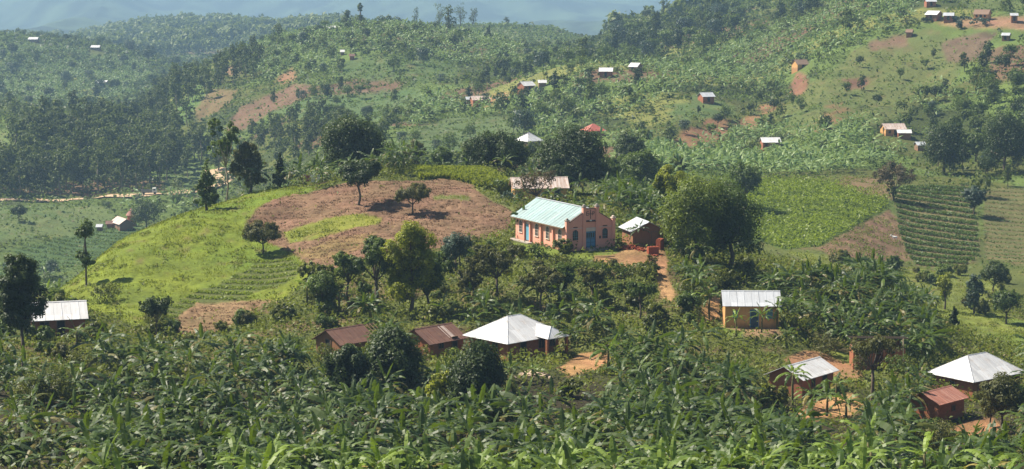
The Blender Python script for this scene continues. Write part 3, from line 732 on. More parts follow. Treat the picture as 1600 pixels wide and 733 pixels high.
NBAN = dict(n=0)
def tree(px, base, top, wpx, kind, mat, label, cat='tree', y0=100, y1=7000, Y=None, n=None, leaf=None, group=None, name='tree', seed=None, bark=None, base_r=None, fill=.25, dens=9, off=0):
    """a tree measured on the photograph: foot at (px, base), tip at row top, wpx wide"""
    x, y, z = at(px, Y) if Y else hit(px, base, y0, y1)
    ppm = FPX / y
    if Y:
        _, pb = proj(x, y, z); H = (float(pb) - top) / ppm
    else: H = (base - top) / ppm
    W = wpx / ppm
    rng = np.random.RandomState(seed if seed is not None else int(px * 7 + base))
    lobes, fork = lobes_for(kind, H, W, rng)
    leaf = leaf or max(.26, y * .0011)
    n = n or int(min(9000, max(900, 4.2 * W * H / (leaf * leaf))))
    o = empty(name, (x, y, z), rng.rand() * 6.28 if off == 0 else 0)
    tag(o, label, cat, group)
    link('trunk', trunk_mesh(rng, 'trunk', base_r or max(.1, H * .028), (0, 0, H), lobes, bark or M_BARK, fork), o)
    link('crown', crown_mesh(rng, 'crown', lobes, n, leaf, LM[mat], fill=fill, dens=dens), o)
    return o
def bush(px, base, top, wpx, mat, label, y0=100, y1=7000, Y=None, group=None, cat='bush', name='bush', leaf=None, n=None, dens=9):
    x, y, z = at(px, Y) if Y else hit(px, base, y0, y1)
    ppm = FPX / y
    if Y: base = float(proj(x, y, z)[1])
    H = (base - top) / ppm; W = wpx / ppm; r = W / 2
    rng = np.random.RandomState(int(px * 3 + base))
    L_ = [((0, 0, H*.45), (r*.75, r*.6, H*.48))] + [((math.cos(t)*r*.55, math.sin(t)*r*.45, H*(.3 + .35*rng.rand())), (r*.45, r*.45, H*.36)) for t in rng.rand(5) * 6.28]
    leaf = leaf or max(.2, y * .001)
    n = n or int(min(5000, max(250, 3.6 * W * H / (leaf * leaf))))
    me = crown_mesh(rng, name, L_, n, leaf, LM[mat], fill=.2, dens=dens)
    o = link(name, me); o.location = (x, y, z)
    return tag(o, label, cat, group)

# ------------------------------------------------------------------ bananas
def banana_arrays(rng, H=2.2, nl=10, seg=9, tatter=True, Lf=2.3, wid=.26):
    V = []; Q = []; T = []
    a0 = rng.rand() * 6.28
    for k in range(nl):
        f = k / max(1, nl - 1)                      # 0 = oldest and lowest leaf
        az = a0 + k * 2.4 + rng.normal() * .25
        el = R(6 + 46 * f ** 1.4) + rng.normal() * .14
        if f > .95: el = R(66 + 16 * rng.rand())
        ln = Lf * (.75 + .4 * rng.rand()) * (1 if f < .9 else .75)
        droop = (1.95 - .75 * f) * (.7 + .5 * rng.rand()) if f <= .95 else .35 + .4 * rng.rand()
        p = np.array((0, 0, H - .25 * (1 - f))); dirh = np.array((math.cos(az), math.sin(az), 0)); side = np.array((-math.sin(az), math.cos(az), 0))
        roll = rng.normal() * .25
        side = side * math.cos(roll) + np.array((0, 0, 1)) * math.sin(roll)
        pts = []; e = el
        st = ln / (seg + 1)
        pts.append((p.copy(), e))
        for i in range(seg + 1):
            p = p + (dirh * math.cos(e) + np.array((0, 0, 1)) * math.sin(e)) * st
            e -= droop / (seg + 1) * (.4 + 1.2 * i / seg)
            pts.append((p.copy(), e))
        tn = np.clip(rng.rand() * .75 + (0.2 if (f < .12 and rng.rand() < .35) else 0) + .1 * f, 0, 1)
        if f < .22 and rng.rand() < .38: tn = 1.0     # a dead brown leaf
        pr = lambda t: wid * (math.sin(math.pi * min(1, .06 + t * .92)) ** .55) * (1.05 - .25 * t)
        for i in range(1, seg + 1):
            (p0, e0), (p1, e1) = pts[i], pts[i + 1]
            t0, t1 = (i - 1) / seg, i / seg
            up = np.array((0, 0, 1)) * math.cos(e0) - dirh * math.sin(e0)
            for s in (-1, 1):
                w0, w1 = pr(t0), pr(t1)
                if i == seg: w1 = .02
                gap = (.28 * rng.rand() if tatter and rng.rand() < .55 else 0)
                dr = -.30 + (rng.normal() * .25 if tatter else 0)
                o0 = p0 + (side * s + up * dr) * w0 + (p1 - p0) * gap * .5
                o1 = p1 + (side * s + up * dr) * w1 - (p1 - p0) * gap
                b = len(V)
                V += [p0, p1, o1, o0] if s > 0 else [p1, p0, o0, o1]
                Q.append((b, b + 1, b + 2, b + 3)); T += [tn] * 4
    return np.array(V), np.array(Q), np.array(T)
def stem_mesh(H, r=.13):
    m = MB(); m.tube([(0, 0, -.4), (0, 0, 0), (.03, .02, H * .6), (0, 0, H)], [r * 1.3, r * 1.2, r, r * .6], 6)
    return m.mesh('stem', M_STEM, True)
_rng = np.random.RandomState(5)
BAN = []     # (stem mesh, leaf mesh)
for k in range(9):
    H = 1.4 + 2.0 * _rng.rand()
    V, Q, T = banana_arrays(_rng, H, 11 + k % 4, 10, True, 2.5 + .6 * _rng.rand(), .20 + .06 * _rng.rand())
    BAN.append((stem_mesh(H), np_mesh('leaves', V, Q, M_BAN, T)))
BANL = [banana_arrays(_rng, 1.7 + 1.4 * _rng.rand(), 11, 6, True, 2.6, .23) for k in range(8)]
BANF = [banana_arrays(_rng, 2.0 + 1.0 * _rng.rand(), 8, 2, False, 2.4, .33) for k in range(6)]
_ban_protos = []
def banana(x, y, z, s, rz, label, group=None):
    k = NBAN['n'] % len(BAN); NBAN['n'] += 1
    if k >= len(_ban_protos):
        o = empty('banana_plant', (x, y, z), rz); o.scale = (s, s, s)
        link('stem', BAN[k][0], o); link('leaves', BAN[k][1], o)
        _ban_protos.append(o); tag(o, label, 'banana plant', group)
    else:
        o = dup(_ban_protos[k], (x, y, z), rz, s); o['label'] = label
        if group: o['group'] = group
        elif 'group' in o: del o['group']
    return o
def merge_at(protos, X, Yy, Zz, S, A, rng):
    """many light copies merged into one array set"""
    VV_, QQ_, TT_ = [], [], []; b = 0
    k = rng.randint(0, len(protos), len(X))
    for j, (V, Q, T) in enumerate(protos):
        m = np.nonzero(k == j)[0]
        if not len(m): continue
        c = np.cos(A[m])[:, None]; s = np.sin(A[m])[:, None]; sc = S[m][:, None]
        vx = (V[:, 0][None]*c - V[:, 1][None]*s)*sc + X[m][:, None]
        vy = (V[:, 0][None]*s + V[:, 1][None]*c)*sc + Yy[m][:, None]
        vz = V[:, 2][None]*sc + Zz[m][:, None]
        VV_.append(np.stack([vx, vy, vz], -1).reshape(-1, 3))
        QQ_.append((Q[None] + (np.arange(len(m)) * len(V))[:, None, None]).reshape(-1, 4) + b)
        tj = rng.rand(len(m))[:, None] * .4 - .2
        TT_.append(np.clip(T[None] + tj * (T[None] < .95), 0, 1).ravel())
        b += len(m) * len(V)
    return np.concatenate(VV_), np.concatenate(QQ_), np.concatenate(TT_)
# ------------------------------------------------------------------ trees one can point to
tree(550, 285, 180, 116, 'dome', 'dark', 'largest dark dome-shaped tree on the crest of the knoll', Y=338, seed=3, leaf=.4, n=15000, dens=26, fill=.5)
tree(560, 323, 247, 76, 'flat', 'dark', 'flat-topped spreading tree standing in the ploughed field', y0=255, y1=330, seed=12, leaf=.28, n=9000, dens=14, fill=.4)
tree(645, 335, 282, 62, 'round', 'olive', 'small round-headed tree alone in the ploughed field', y0=240, y1=330, seed=4, leaf=.26, n=4500)
tree(411, 397, 342, 76, 'round', 'olive', 'bushy low tree where ploughed field meets grass slope', y0=240, y1=320, seed=9, leaf=.26, n=5500, fill=.4)
tree(775, 284, 203, 122, 'dome', 'dark', 'wide dark tree with forked black trunk behind tall grass', Y=338, seed=21, leaf=.36, n=13000, dens=22, fill=.4)
tree(893, 322, 196, 128, 'dome', 'dark', 'tall dark tree mass right behind the rusty-roofed house', Y=336, seed=33, leaf=.38, n=18000, dens=26, fill=.5)
tree(938, 318, 232, 72, 'round', 'green', 'green tree between dark tall tree and banana clump', Y=345, seed=35, leaf=.38, n=5500)
tree(642, 492, 345, 92, 'tall', 'yellow', 'tall tree with bright yellow-green top in front of the ploughed field', y0=222, y1=270, seed=41, leaf=.27, n=14000, dens=18, base_r=.26, fill=.4)
tree(668, 488, 395, 62, 'round', 'green', 'green tree tucked against right side of the yellow-topped tree', y0=218, y1=270, seed=45, leaf=.27, n=5000)
tree(588, 492, 368, 84, 'open', 'green', 'loose green tree with thin limbs left of the yellow-topped tree', y0=222, y1=270, seed=42, leaf=.28, n=5000, dens=14)
tree(389, 306, 221, 66, 'tall', 'olive', 'thick olive tree standing on the left crest of the knoll', Y=322, seed=51, leaf=.34, n=7000, dens=12)
tree(352, 300, 185, 66, 'open', 'green', 'tall open tree with bare slanting stems above the road bend', Y=322, seed=52, leaf=.42, n=2600, bark=M_PALEBARK, base_r=.16, fill=.05)
tree(321, 331, 250, 42, 'cone', 'green', 'cone-shaped tree at the edge of the grass slope', Y=300, seed=53, leaf=.3, n=3800)
tree(437, 301, 238, 28, 'cone', 'dark', 'narrow dark pointed tree between olive tree and bananas', Y=322, seed=54, leaf=.3, n=2600)
tree(135, 448, 338, 40, 'high', 'green', 'slender tree with small high crown on the left rim of the grass slope', y0=240, y1=290, seed=55, leaf=.27, n=2600, base_r=.14)
tree(24, 618, 394, 92, 'bare', 'dark', 'tallest dark tree at left edge beside the white-roofed brick house', Y=203, seed=56, leaf=.27, n=14000, dens=14, base_r=.22, fill=.4)
tree(238, 522, 452, 58, 'flat', 'dark', 'small umbrella tree above the terraces with thin stem', Y=226, seed=57, leaf=.3, n=1500, base_r=.07)
tree(1088, 412, 270, 122, 'dome', 'yelgreen', 'broad yellow-green tree to the right of the brown hut', Y=262, seed=61, leaf=.3, n=15000, dens=15, fill=.2)
tree(1142, 415, 274, 116, 'dome', 'green', 'broad dark green tree joined to the yellow-green one above the blue door house', Y=265, seed=62, leaf=.3, n=15000, dens=15, fill=.2)
tree(1050, 345, 248, 60, 'round', 'yellow', 'smaller yellow-green tree left of the broad trees', Y=300, seed=63, leaf=.32, n=4500)
tree(1005, 325, 230, 76, 'dome', 'green', 'rounded green tree behind the banana clump by the hut', Y=385, seed=64, leaf=.42, n=5500)
tree(965, 310, 240, 60, 'round', 'green', 'dense green tree behind the church gable', Y=395, seed=65, leaf=.42, n=4000)
tree(1397, 314, 250, 78, 'round', 'brown', 'brownish thin-leaved tree at the top of the bush rows', y0=400, y1=540, seed=66, leaf=.38, n=3600, fill=.1)
tree(1522, 338, 288, 46, 'round', 'blue', 'small bluish tree at right end of the bush rows', y0=400, y1=540, seed=67, leaf=.42, n=2600)
tree(1476, 284, 186, 78, 'dome', 'dark', 'big dark tree beyond the bush rows beside banana grove', Y=505, seed=68, leaf=.5, n=6000, dens=14)
tree(1572, 290, 168, 90, 'dome', 'dark', 'big dark tree at right edge above the dry plot', Y=505, seed=69, leaf=.5, n=6500, dens=14)
tree(1525, 262, 205, 60, 'round', 'green', 'green tree between the two big dark trees at right', Y=530, seed=70, leaf=.5, n=3500)
tree(612, 604, 504, 104, 'dome', 'dark', 'round glossy mango-like tree between the two rusty roofs', Y=194, seed=71, leaf=.32, n=12000, dens=30, fill=.5)
tree(540, 612, 528, 84, 'round', 'dark', 'dark tree below the left rusty roof', Y=190, seed=72, leaf=.3, n=6000)
tree(742, 650, 524, 104, 'dome', 'dark', 'dark leafy tree in front of the big white hip roof', Y=180, seed=73, leaf=.28, n=14000, dens=24, fill=.5)
tree(688, 652, 578, 60, 'tall', 'yellow', 'yellow-green slim tree left of dark tree near white hip roof', Y=181, seed=74, leaf=.25, n=2800)
tree(712, 424, 360, 56, 'round', 'blue', 'small bluish tree at the lower edge of the ploughed field', y0=235, y1=275, seed=75, leaf=.26, n=3000)
tree(776, 474, 382, 110, 'open', 'olive', 'wide thin olive tree below the church hedge', y0=222, y1=265, seed=76, leaf=.27, n=5000, dens=16)
tree(846, 490, 415, 84, 'open', 'olive', 'sparse olive tree on the bank above the big white hip roof', y0=218, y1=262, seed=77, leaf=.26, n=3600, dens=16)
tree(838, 312, 262, 78, 'flat', 'brown', 'thin brownish tree with bare forks in front of the rusty-roofed house', Y=292, seed=78, leaf=.28, n=1500, fill=0)
tree(1476, 484, 424, 30, 'tall', 'yellow', 'small golden-leaved tree on the grass strip at right', y0=290, y1=400, seed=79, leaf=.3, n=1300)
tree(1522, 492, 428, 40, 'tall', 'blue', 'grey green tree right of the golden-leaved one', y0=290, y1=400, seed=80, leaf=.34, n=1800)
tree(1553, 460, 404, 54, 'round', 'dark', 'dark bushy tree under the dry plot at right', y0=300, y1=400, seed=81, leaf=.34, n=2600)
tree(1572, 506, 448, 56, 'round', 'green', 'green bushy tree at right edge below dark bushy tree', y0=290, y1=400, seed=82, leaf=.34, n=2400)
tree(1499, 522, 478, 24, 'cone', 'dark', 'small dark conical tree on the banana ridge at right', Y=262, seed=83, leaf=.25, n=1500)
tree(1580, 690, 575, 90, 'round', 'olive', 'olive bushy tree at lower right corner beside white hip roof', Y=186, seed=84, leaf=.26, n=6000)
tree(1372, 590, 512, 96, 'open', 'olive', 'olive scrub tree growing in front of the brick ruin', Y=203, seed=85, leaf=.24, n=2600, dens=14)
tree(1562, 650, 612, 46, 'round', 'olive', 'low olive tree in front of the right white hip roof', Y=190, seed=86, leaf=.24, n=1800)
tree(505, 490, 420, 60, 'round', 'green', 'green tree at lower left corner of the ploughed field', y0=222, y1=270, seed=87, leaf=.26, n=3000)
tree(228, 358, 310, 56, 'dome', 'dark', 'dark round tree beside the brick farm on the valley floor', y0=480, y1=720, seed=88, leaf=.5, n=2600)
tree(30, 346, 318, 32, 'round', 'dark', 'dark tree on the valley floor near left edge', y0=500, y1=700, seed=89, leaf=.5, n=1400)
tree(925, 480, 418, 56, 'open', 'olive', 'thin olive tree below the bend of the hedge', y0=222, y1=262, seed=97, leaf=.26, n=2600, dens=14)
tree(1000, 500, 436, 60, 'open', 'green', 'loose green tree above the banana clump left of the blue door house', y0=218, y1=262, seed=98, leaf=.26, n=2800, dens=14)
tree(738, 470, 398, 54, 'tall', 'olive', 'olive tree right of the yellow-topped tree', y0=222, y1=262, seed=99, leaf=.26, n=3600)
tree(880, 462, 410, 50, 'round', 'green', 'round green tree under the hedge below the church', y0=222, y1=262, seed=100, leaf=.26, n=3200)
tree(545, 480, 392, 58, 'open', 'green', 'thin green tree left of the loose one below the ploughed field', y0=222, y1=262, seed=101, leaf=.26, n=2600, dens=14)
tree(1075, 500, 452, 44, 'round', 'green', 'small green tree at the left side of the blue door house yard', y0=218, y1=250, seed=102, leaf=.26, n=2400)
tree(735, 268, 222, 44, 'round', 'green', 'green tree left of the wide dark tree at the tall grass', Y=352, seed=91, leaf=.36, n=4000)
tree(690, 262, 226, 40, 'round', 'green', 'round green tree between the banana row and tall grass', Y=372, seed=92, leaf=.38, n=3500)
tree(645, 258, 218, 46, 'tall', 'olive', 'olive tree behind the banana row on the crest', Y=385, seed=93, leaf=.4, n=3500)
tree(985, 262, 205, 60, 'dome', 'dark', 'dark round tree behind the green trees near the church gable', Y=430, seed=94, leaf=.45, n=5000, dens=14)
tree(870, 305, 255, 50, 'round', 'dark', 'dark tree at right end of the rusty-roofed house', Y=318, seed=95, leaf=.34, n=5000)
tree(1165, 300, 246, 60, 'round', 'green', 'green tree at the left end of the bean field', Y=420, seed=96, leaf=.42, n=4000)
tree(30, 470, 405, 60, 'round', 'green', 'green tree behind the tallest dark tree at left', Y=262, seed=90, leaf=.3, n=2600)
# crest line of the far hills
for i, (px, base, top, w, kind, mt, Y, lab) in enumerate([
 (565, 50, 4, 14, 'high', 'euc', 1050, 'tallest slim tree on the crest of the centre hill'),
 (543, 52, 16, 20, 'tall', 'euc', 1050, 'bushy tree just left of the tallest crest tree'),
 (701, 62, 9, 26, 'tall', 'euc', 1040, 'big leafy tree on the crest right of centre'),
 (763, 68, 40, 18, 'cone', 'dark', 1040, 'dark pointed tree at right end of the centre crest'),
 (438, 66, 37, 24, 'tall', 'euc', 1080, 'tree at left end of the centre crest'),
 (728, 66, 44, 30, 'round', 'dark', 1040, 'round dark tree beside the big crest tree'),
 (487, 64, 42, 40, 'round', 'dark', 1060, 'round dark tree beside the white roof on the crest'),
 (651, 46, 12, 14, 'tall', 'euc', 1580, 'hazy tree on the pale hill, left of three'),
 (687, 42, 4, 24, 'tall', 'euc', 1590, 'tall hazy tree on the pale hill behind the crest'),
 (720, 40, 6, 26, 'tall', 'euc', 1600, 'wide hazy tree on the pale hill behind the crest'),
 (740, 40, 10, 18, 'tall', 'euc', 1600, 'small hazy tree at right of the pale hill group'),
 (792, 48, 27, 12, 'tall', 'euc', 1600, 'lone hazy tree on the pale hill slope'),
 (1008, 40, 9, 18, 'open', 'euc', 1250, 'feathery tree on the right ridge line'),
 (1036, 32, -6, 24, 'tall', 'euc', 1260, 'tall paired tree on the right ridge line'),
 (956, 62, 30, 20, 'round', 'euc', 1250, 'small tree where right ridge meets the valley'),
 (170, 84, 56, 18, 'round', 'dark', 1770, 'tree beside the small white roof on the left hill'),
 (68, 72, 50, 18, 'round', 'dark', 1770, 'dark tree right of the left hill crest roof')]):
    tree(px, base, top, w, kind, mt, lab, Y=Y, seed=200 + i, leaf=.95, n=420, fill=.2)

# ------------------------------------------------------------------ hedges and bushes near the church and houses
for px, base, top, w, mt, lab, y0, y1 in [
 (846, 402, 375, 40, 'green', 'round clipped bush at the near corner of the church side wall', 240, 275),
 (874, 416, 396, 50, 'shrub', 'leafy bush below the church corner pillar', 236, 270),
 (905, 420, 404, 40, 'green', 'bush in front of the church facade', 236, 270),
 (936, 432, 408, 46, 'green', 'dense hedge bush left of the dirt path', 230, 262),
 (972, 434, 410, 50, 'green', 'dense hedge bush beside the bend of the dirt path', 230, 262),
 (1006, 440, 414, 46, 'shrub', 'loose hedge bush right at the edge of the dirt path', 228, 262),
 (820, 402, 380, 44, 'shrub', 'low bush beneath the church side door', 240, 275),
 (790, 396, 370, 36, 'shrub', 'low bush left of the church lawn', 240, 280),
 (1075, 440, 412, 50, 'green', 'thick bush on the right bank of the dirt path', 232, 265),
 (1105, 452, 424, 60, 'shrub', 'wide bush above the blue door house', 230, 262),
 (1020, 416, 396, 20, 'olive', 'small bush near brick stacks', 240, 270),
 (1072, 470, 440, 40, 'shrub', 'bush on the bank left of the blue door house', 226, 262),
 (1035, 622, 586, 56, 'olive', 'yellowish bush amid the bananas in the near centre', 160, 215),
 (740, 730, 680, 70, 'brown', 'brownish bush at the bottom edge amid the bananas', 140, 200),
 (1470, 705, 652, 96, 'olive', 'wide olive bush below the small rusty shed', 150, 200),
 (70, 640, 560, 110, 'shrub', 'light green thicket beside the foot of the tallest dark tree', 160, 215),
 (130, 590, 545, 70, 'shrub', 'pale thicket below the white-roofed brick house at left', 170, 220),
 (250, 640, 590, 90, 'green', 'dark green thicket in the left grove', 150, 200),
 (165, 700, 650, 90, 'shrub', 'green thicket near the lower left corner', 140, 190),
 (60, 715, 670, 90, 'olive', 'dry thicket in the lower left corner', 140, 190),
 (450, 560, 520, 70, 'green', 'green thicket left of the first rusty roof', 190, 225),
 (120, 500, 470, 60, 'shrub', 'bright bushes behind the white-roofed brick house', 225, 262),
 (165, 470, 440, 70, 'shrub', 'row bush on the left rim of the grass slope', 240, 290),
 (240, 520, 490, 80, 'shrub', 'bushes at the foot of the terraces', 215, 245),
 (1345, 592, 545, 40, 'olive', 'scrub bush covering left part of the brick ruin', 195, 215),
 (1402, 594, 548, 44, 'green', 'scrub bush covering right part of the brick ruin', 195, 215),
 (512, 566, 534, 50, 'shrub', 'leafy bush hiding the wall of the dark rusty shed', 190, 222),
 (560, 572, 540, 46, 'green', 'green bush at the rafter end of the dark rusty shed', 190, 222),
 (655, 570, 538, 44, 'shrub', 'leafy bush hiding the left wall of the rusty red roof house', 190, 220),
 (702, 572, 542, 40, 'green', 'green bush between rusty red roof house and big white hip roof', 190, 220),
 (1290, 556, 520, 60, 'olive', 'scrub bush left of the brick ruin', 205, 235),
 (1440, 570, 525, 70, 'green', 'broad-leaved green bush right of the brick ruin', 200, 235),
 (1560, 640, 608, 60, 'olive', 'bush under the eaves of the right white hip roof', 185, 212),
 (770, 300, 280, 50, 'green', 'clipped hedge bush under the wide dark tree', 290, 335),
 (800, 315, 296, 40, 'blue', 'bluish hedge bush left of the rusty-roofed house', 285, 330),
 (1045, 375, 345, 40, 'green', 'bush right behind the brown hut', 255, 300),
 (1060, 400, 372, 36, 'green', 'bush at the foot of the broad yellow-green tree', 248, 280),
 (1495, 34, 26, 40, 'blue', 'dark rounded hedge in front of the hilltop huts', 500, 1000),
 (1530, 40, 27, 36, 'blue', 'second dark hedge on the hilltop beside the ochre yard', 500, 1000),
 (1499, 47, 32, 14, 'blue', 'round bluish bush below the hilltop huts', 500, 1000),
 (1449, 36, 29, 24, 'dark', 'low dark hedge left of the white hilltop roof', 500, 1000)]:
    bush(px, base, top, w, mt, lab, y0, y1)

# ------------------------------------------------------------------ where bananas must not stand in front of something the photograph shows
SY = {k_: v_[1] - 1.0 for k_, v_ in SITE.items()}
CLEAR = [(728,882,490,550,SY['hip']),(640,718,503,534,SY['rust_b']),(478,590,494,526,SY['rust_a']),(42,140,470,516,SY['left']),(1104,1222,440,514,SY['blue_door']),(1206,1300,556,578,SY['low_right']),
 (1448,1598,548,612,SY['right_hip']),(1436,1498,606,636,SY['red_shed']),(1322,1418,505,555,SY['ruin']),(798,968,300,402,258),(964,1062,340,470,263),(1288,1345,612,655,200),(880,962,538,566,212),
 (112,476,290,484,300),(370,800,270,408,300),(1225,1340,546,592,222),(610,720,345,470,240),(1180,1400,285,380,400),(1400,1600,290,415,400),(1460,1600,482,535,330)]
def blocked(px, tp, y):
    b = np.zeros(px.shape, bool)
    for x0, x1, y0, y1, Yb in CLEAR:
        b |= (px > x0 - 8) & (px < x1 + 8) & (tp < y1) & (tp > y0 - 60) & (y < Yb)
    return b
def on_pad(x, y, extra=0):
    b = np.zeros(x.shape, bool)
    for cx, cy, cz, r0, r1 in PADS: b |= np.hypot(x - cx, y - cy) < r0 * .92 + extra
    return b
def grid_points(px0, px1, y0, y1, d, rng):
    xm = (max(abs(px0 - 800), abs(px1 - 800)) / FPX) * y1
    gx, gy_ = np.meshgrid(np.arange(-xm, xm, d), np.arange(y0, y1, d))
    x = gx.ravel() + rng.uniform(-.45, .45, gx.size) * d; y = gy_.ravel() + rng.uniform(-.45, .45, gx.size) * d
    px = 800 + FPX * x / y
    k = (px > px0) & (px < px1)
    return x[k], y[k]
rng = np.random.RandomState(77)
cx_, cy_ = grid_points(-300, 1900, 110, 347, 4.0, rng)
x, y = [], []
for a_, b_ in zip(cx_, cy_):
    for _ in range(rng.choice([1, 2, 3, 4, 5], p=[.05, .2, .3, .25, .2])):
        t_ = rng.rand() * 6.28; q_ = .5 + 1.0 * rng.rand(); x.append(a_ + math.cos(t_)*q_); y.append(b_ + math.sin(t_)*q_)
x = np.array(x); y = np.array(y)
z = height(x, y); px, py = proj(x, y, z); zi_ = zone_index(x, y, z, False)
_, tp = proj(x, y, z + 6.2)
MIX = [(470,395),(760,360),(1060,420),(1110,470),(1100,525),(1000,535),(880,500),(640,505),(480,520)]
FLANK = [(1180,395),(1290,415),(1380,445),(1450,490),(1530,550),(1660,575),(1660,640),(1440,570),(1300,530),(1190,470)]
BEHIND = [(940,262),(1080,290),(1085,330),(1040,350),(965,352)]
CREST = [(590,235),(720,238),(720,268),(600,274)]
CREST2 = [(448,262),(505,250),(505,300),(448,302)]
pr = np.where(y < 222, 1.0, np.where((y < 240) & (px > 560), .7, .2))
pr = np.where((px < 150) & (y < 222), .55, pr); pr = np.where((px < 130) & (py > 640), .3, pr)
pr = np.where(inpoly(px, py, MIX) & (y > 205), .75, pr)
pr = np.where(inpoly(px, py, FLANK) & (y > 215) & (y < 300), 1.0, pr)
pr = np.where(inpoly(px, py, BEHIND) & (y > 290), 1.0, pr)
pr = np.where((inpoly(px, py, CREST) | inpoly(px, py, CREST2)) & (y > 300), .75, pr)
pr = np.where((px < 560) & (y > 222) & (y < 300), .03, pr)
pr = np.where((zi_ >= 0) & ~np.isin(zi_, [i for i, c_ in enumerate(ZCOVER) if c_ == 'wild']), 0, pr)
gap = fbm(x / 11, y / 11, 3); pr = pr * np.where((gap < .38) & ~inpoly(px, py, FLANK), .3, 1)
pr = np.where(blocked(px, tp, y) | on_pad(x, y, -1.0), 0, pr)
k = rng.rand(len(x)) < pr
bx, by, bz, bnx, bny, btp = x[k], y[k], z[k], px[k], py[k], tp[k]
inview = (bnx > -25) & (bnx < 1625) & (btp < 730)
order = np.argsort(np.where(inview, by, 1e9))
HERO = [(1398, 655, 1.35, 'banana plant with tall upright leaves beside the small rusty shed', 175), (1108, 500, 1.0, 'single banana plant at the left wall of the blue door house', 0),
 (1214, 514, .85, 'banana plant growing against the right end of the blue door house', 0), (1190, 520, .75, 'small banana plant in the earth yard of the blue door house', 0),
 (1150, 528, .7, 'young banana plant on the lawn before the blue door house', 0), (832, 598, .75, 'banana plant in front of the big white hip roof porch', 0),
 (798, 596, .75, 'banana plant standing before near corner of the big white hip roof', 0), (950, 580, 1.1, 'broad-leaved banana plant at the edge of orange earth yard', 0),
 (718, 420, .8, 'banana plant standing above the small bluish tree', 0), (690, 500, .9, 'banana plant right of the yellow-topped tree foot', 0),
 (480, 480, .9, 'banana plant at the lower left rim of the ploughed field', 0), (530, 490, .9, 'banana plant below the ploughed field left of loose green tree', 0),
 (75, 480, .8, 'banana plant behind the white-roofed brick house', 0), (1238, 634, 1.0, 'banana plant at the left corner of the lower right white gable', 0), (1268, 640, .95, 'banana plant in front of the lower right white gable wall', 0),
 (1292, 650, 1.0, 'banana plant standing in the orange yard below the white gable', 0), (1322, 655, .9, 'banana plant at the lower edge of the orange yard', 0), (1306, 630, .8, 'young banana plant at the right end of the lower right white gable', 0),
 (120, 540, .9, 'banana plant in front of the white-roofed brick house at left', 0)]
for i, (hx, hy, s, lab, Yh) in enumerate(HERO):
    x0, y0, z0 = hit(hx, hy, 150, 300)
    banana(x0, y0, z0, s, i * 1.7, lab)
NIND = 300 - len(HERO)
ind = order[:NIND]; rest = np.setdiff1d(np.arange(len(bx)), ind)
print('near bananas', len(bx), 'limit distance', by[ind].max())
for i in ind:
    side = 'lower left' if bnx[i] < 530 else 'lower middle' if bnx[i] < 1070 else 'lower right'
    banana(bx[i], by[i], bz[i], .7 + .55 * rng.rand(), rng.rand() * 6.28, 'big-leaved banana plant in the dense near grove, ' + side + ' of the photo', 'banana plants of the near grove, ' + side)
V1, Q1, T1 = merge_at(BANL, bx[rest], by[rest], bz[rest], .65 + .6 * rng.rand(len(rest)), rng.rand(len(rest)) * 6.28, rng)
tag(link('banana_grove', np_mesh('banana_grove', V1, Q1, M_BAN, T1)), 'dense banana grove covering the slopes around the village houses', 'banana grove', kind='stuff')

FARB = [([(385,80),(460,52),(560,44),(650,40),(760,62),(835,92),(830,112),(700,104),(640,96),(560,102),(470,124),(420,134),(380,115)], 760, 1130, .75),
 ([(655,160),(715,150),(722,195),(680,215),(640,205)], 560, 900, .8), ([(740,175),(800,158),(830,150),(900,150),(950,185),(960,235),(880,230),(820,205),(760,200)], 520, 900, .75),
 ([(860,150),(960,108),(1080,112),(1180,62),(1300,22),(1470,-10),(1450,36),(1330,78),(1250,108),(1210,150),(1100,140),(1040,160),(980,190),(930,225),(960,250),(1060,262),(1050,235),(960,215)], 470, 1000, .85),
 ([(1085,232),(1180,205),(1330,196),(1430,200),(1445,240),(1330,275),(1200,278),(1090,270)], 450, 640, 1.0),
 ([(-60,85),(60,70),(200,92),(240,120),(210,150),(100,170),(-60,140)], 950, 1900, .6),
 ([(1000,215),(1050,235),(1090,262),(1080,290),(960,262)], 380, 600, .8), ([(560,238),(700,230),(720,262),(600,265)], 340, 480, .5),
 ([(130,322),(330,305),(340,330),(270,345),(130,326)], 520, 710, .35), ([(-60,395),(60,400),(70,450),(-60,470)], 280, 560, .6), ([(1560,190),(1660,170),(1660,240),(1560,240)], 450, 640, .5),
 ([(1290,5),(1450,-20),(1440,0),(1300,30)], 640, 1000, .6), ([(1420,150),(1500,140),(1560,160),(1500,190),(1430,185)], 520, 760, .4)]
fx, fy, fzv = [], [], []
for poly, y0, y1, dn in FARB:
    xs_ = [p[0] for p in poly]
    x, y = grid_points(min(xs_), max(xs_), y0, y1, 3.1 if y1 < 700 else 3.7, rng)
    z = height(x, y); px, py = proj(x, y, z)
    zz_ = zone_index(x, y, z, False)
    k = inpoly(px + rng.normal(size=len(px)) * 5, py + rng.normal(size=len(px)) * 3, poly) & ~near_far(x, y) & (rng.rand(len(x)) < dn * np.where(fbm(x / 16, y / 16, 3) < .4, .35, 1)) & (zz_ < 0)
    fx.append(x[k]); fy.append(y[k]); fzv.append(z[k])
fx = np.concatenate(fx); fy = np.concatenate(fy); fzv = np.concatenate(fzv)
print('far bananas', len(fx))
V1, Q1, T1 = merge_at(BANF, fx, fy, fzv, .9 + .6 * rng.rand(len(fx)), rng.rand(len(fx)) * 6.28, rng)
tag(link('banana_plantation', np_mesh('banana_plantation', V1, Q1, M_BANF, T1)), 'pale green banana plantations spread over the far hillsides', 'banana plantation', kind='stuff')

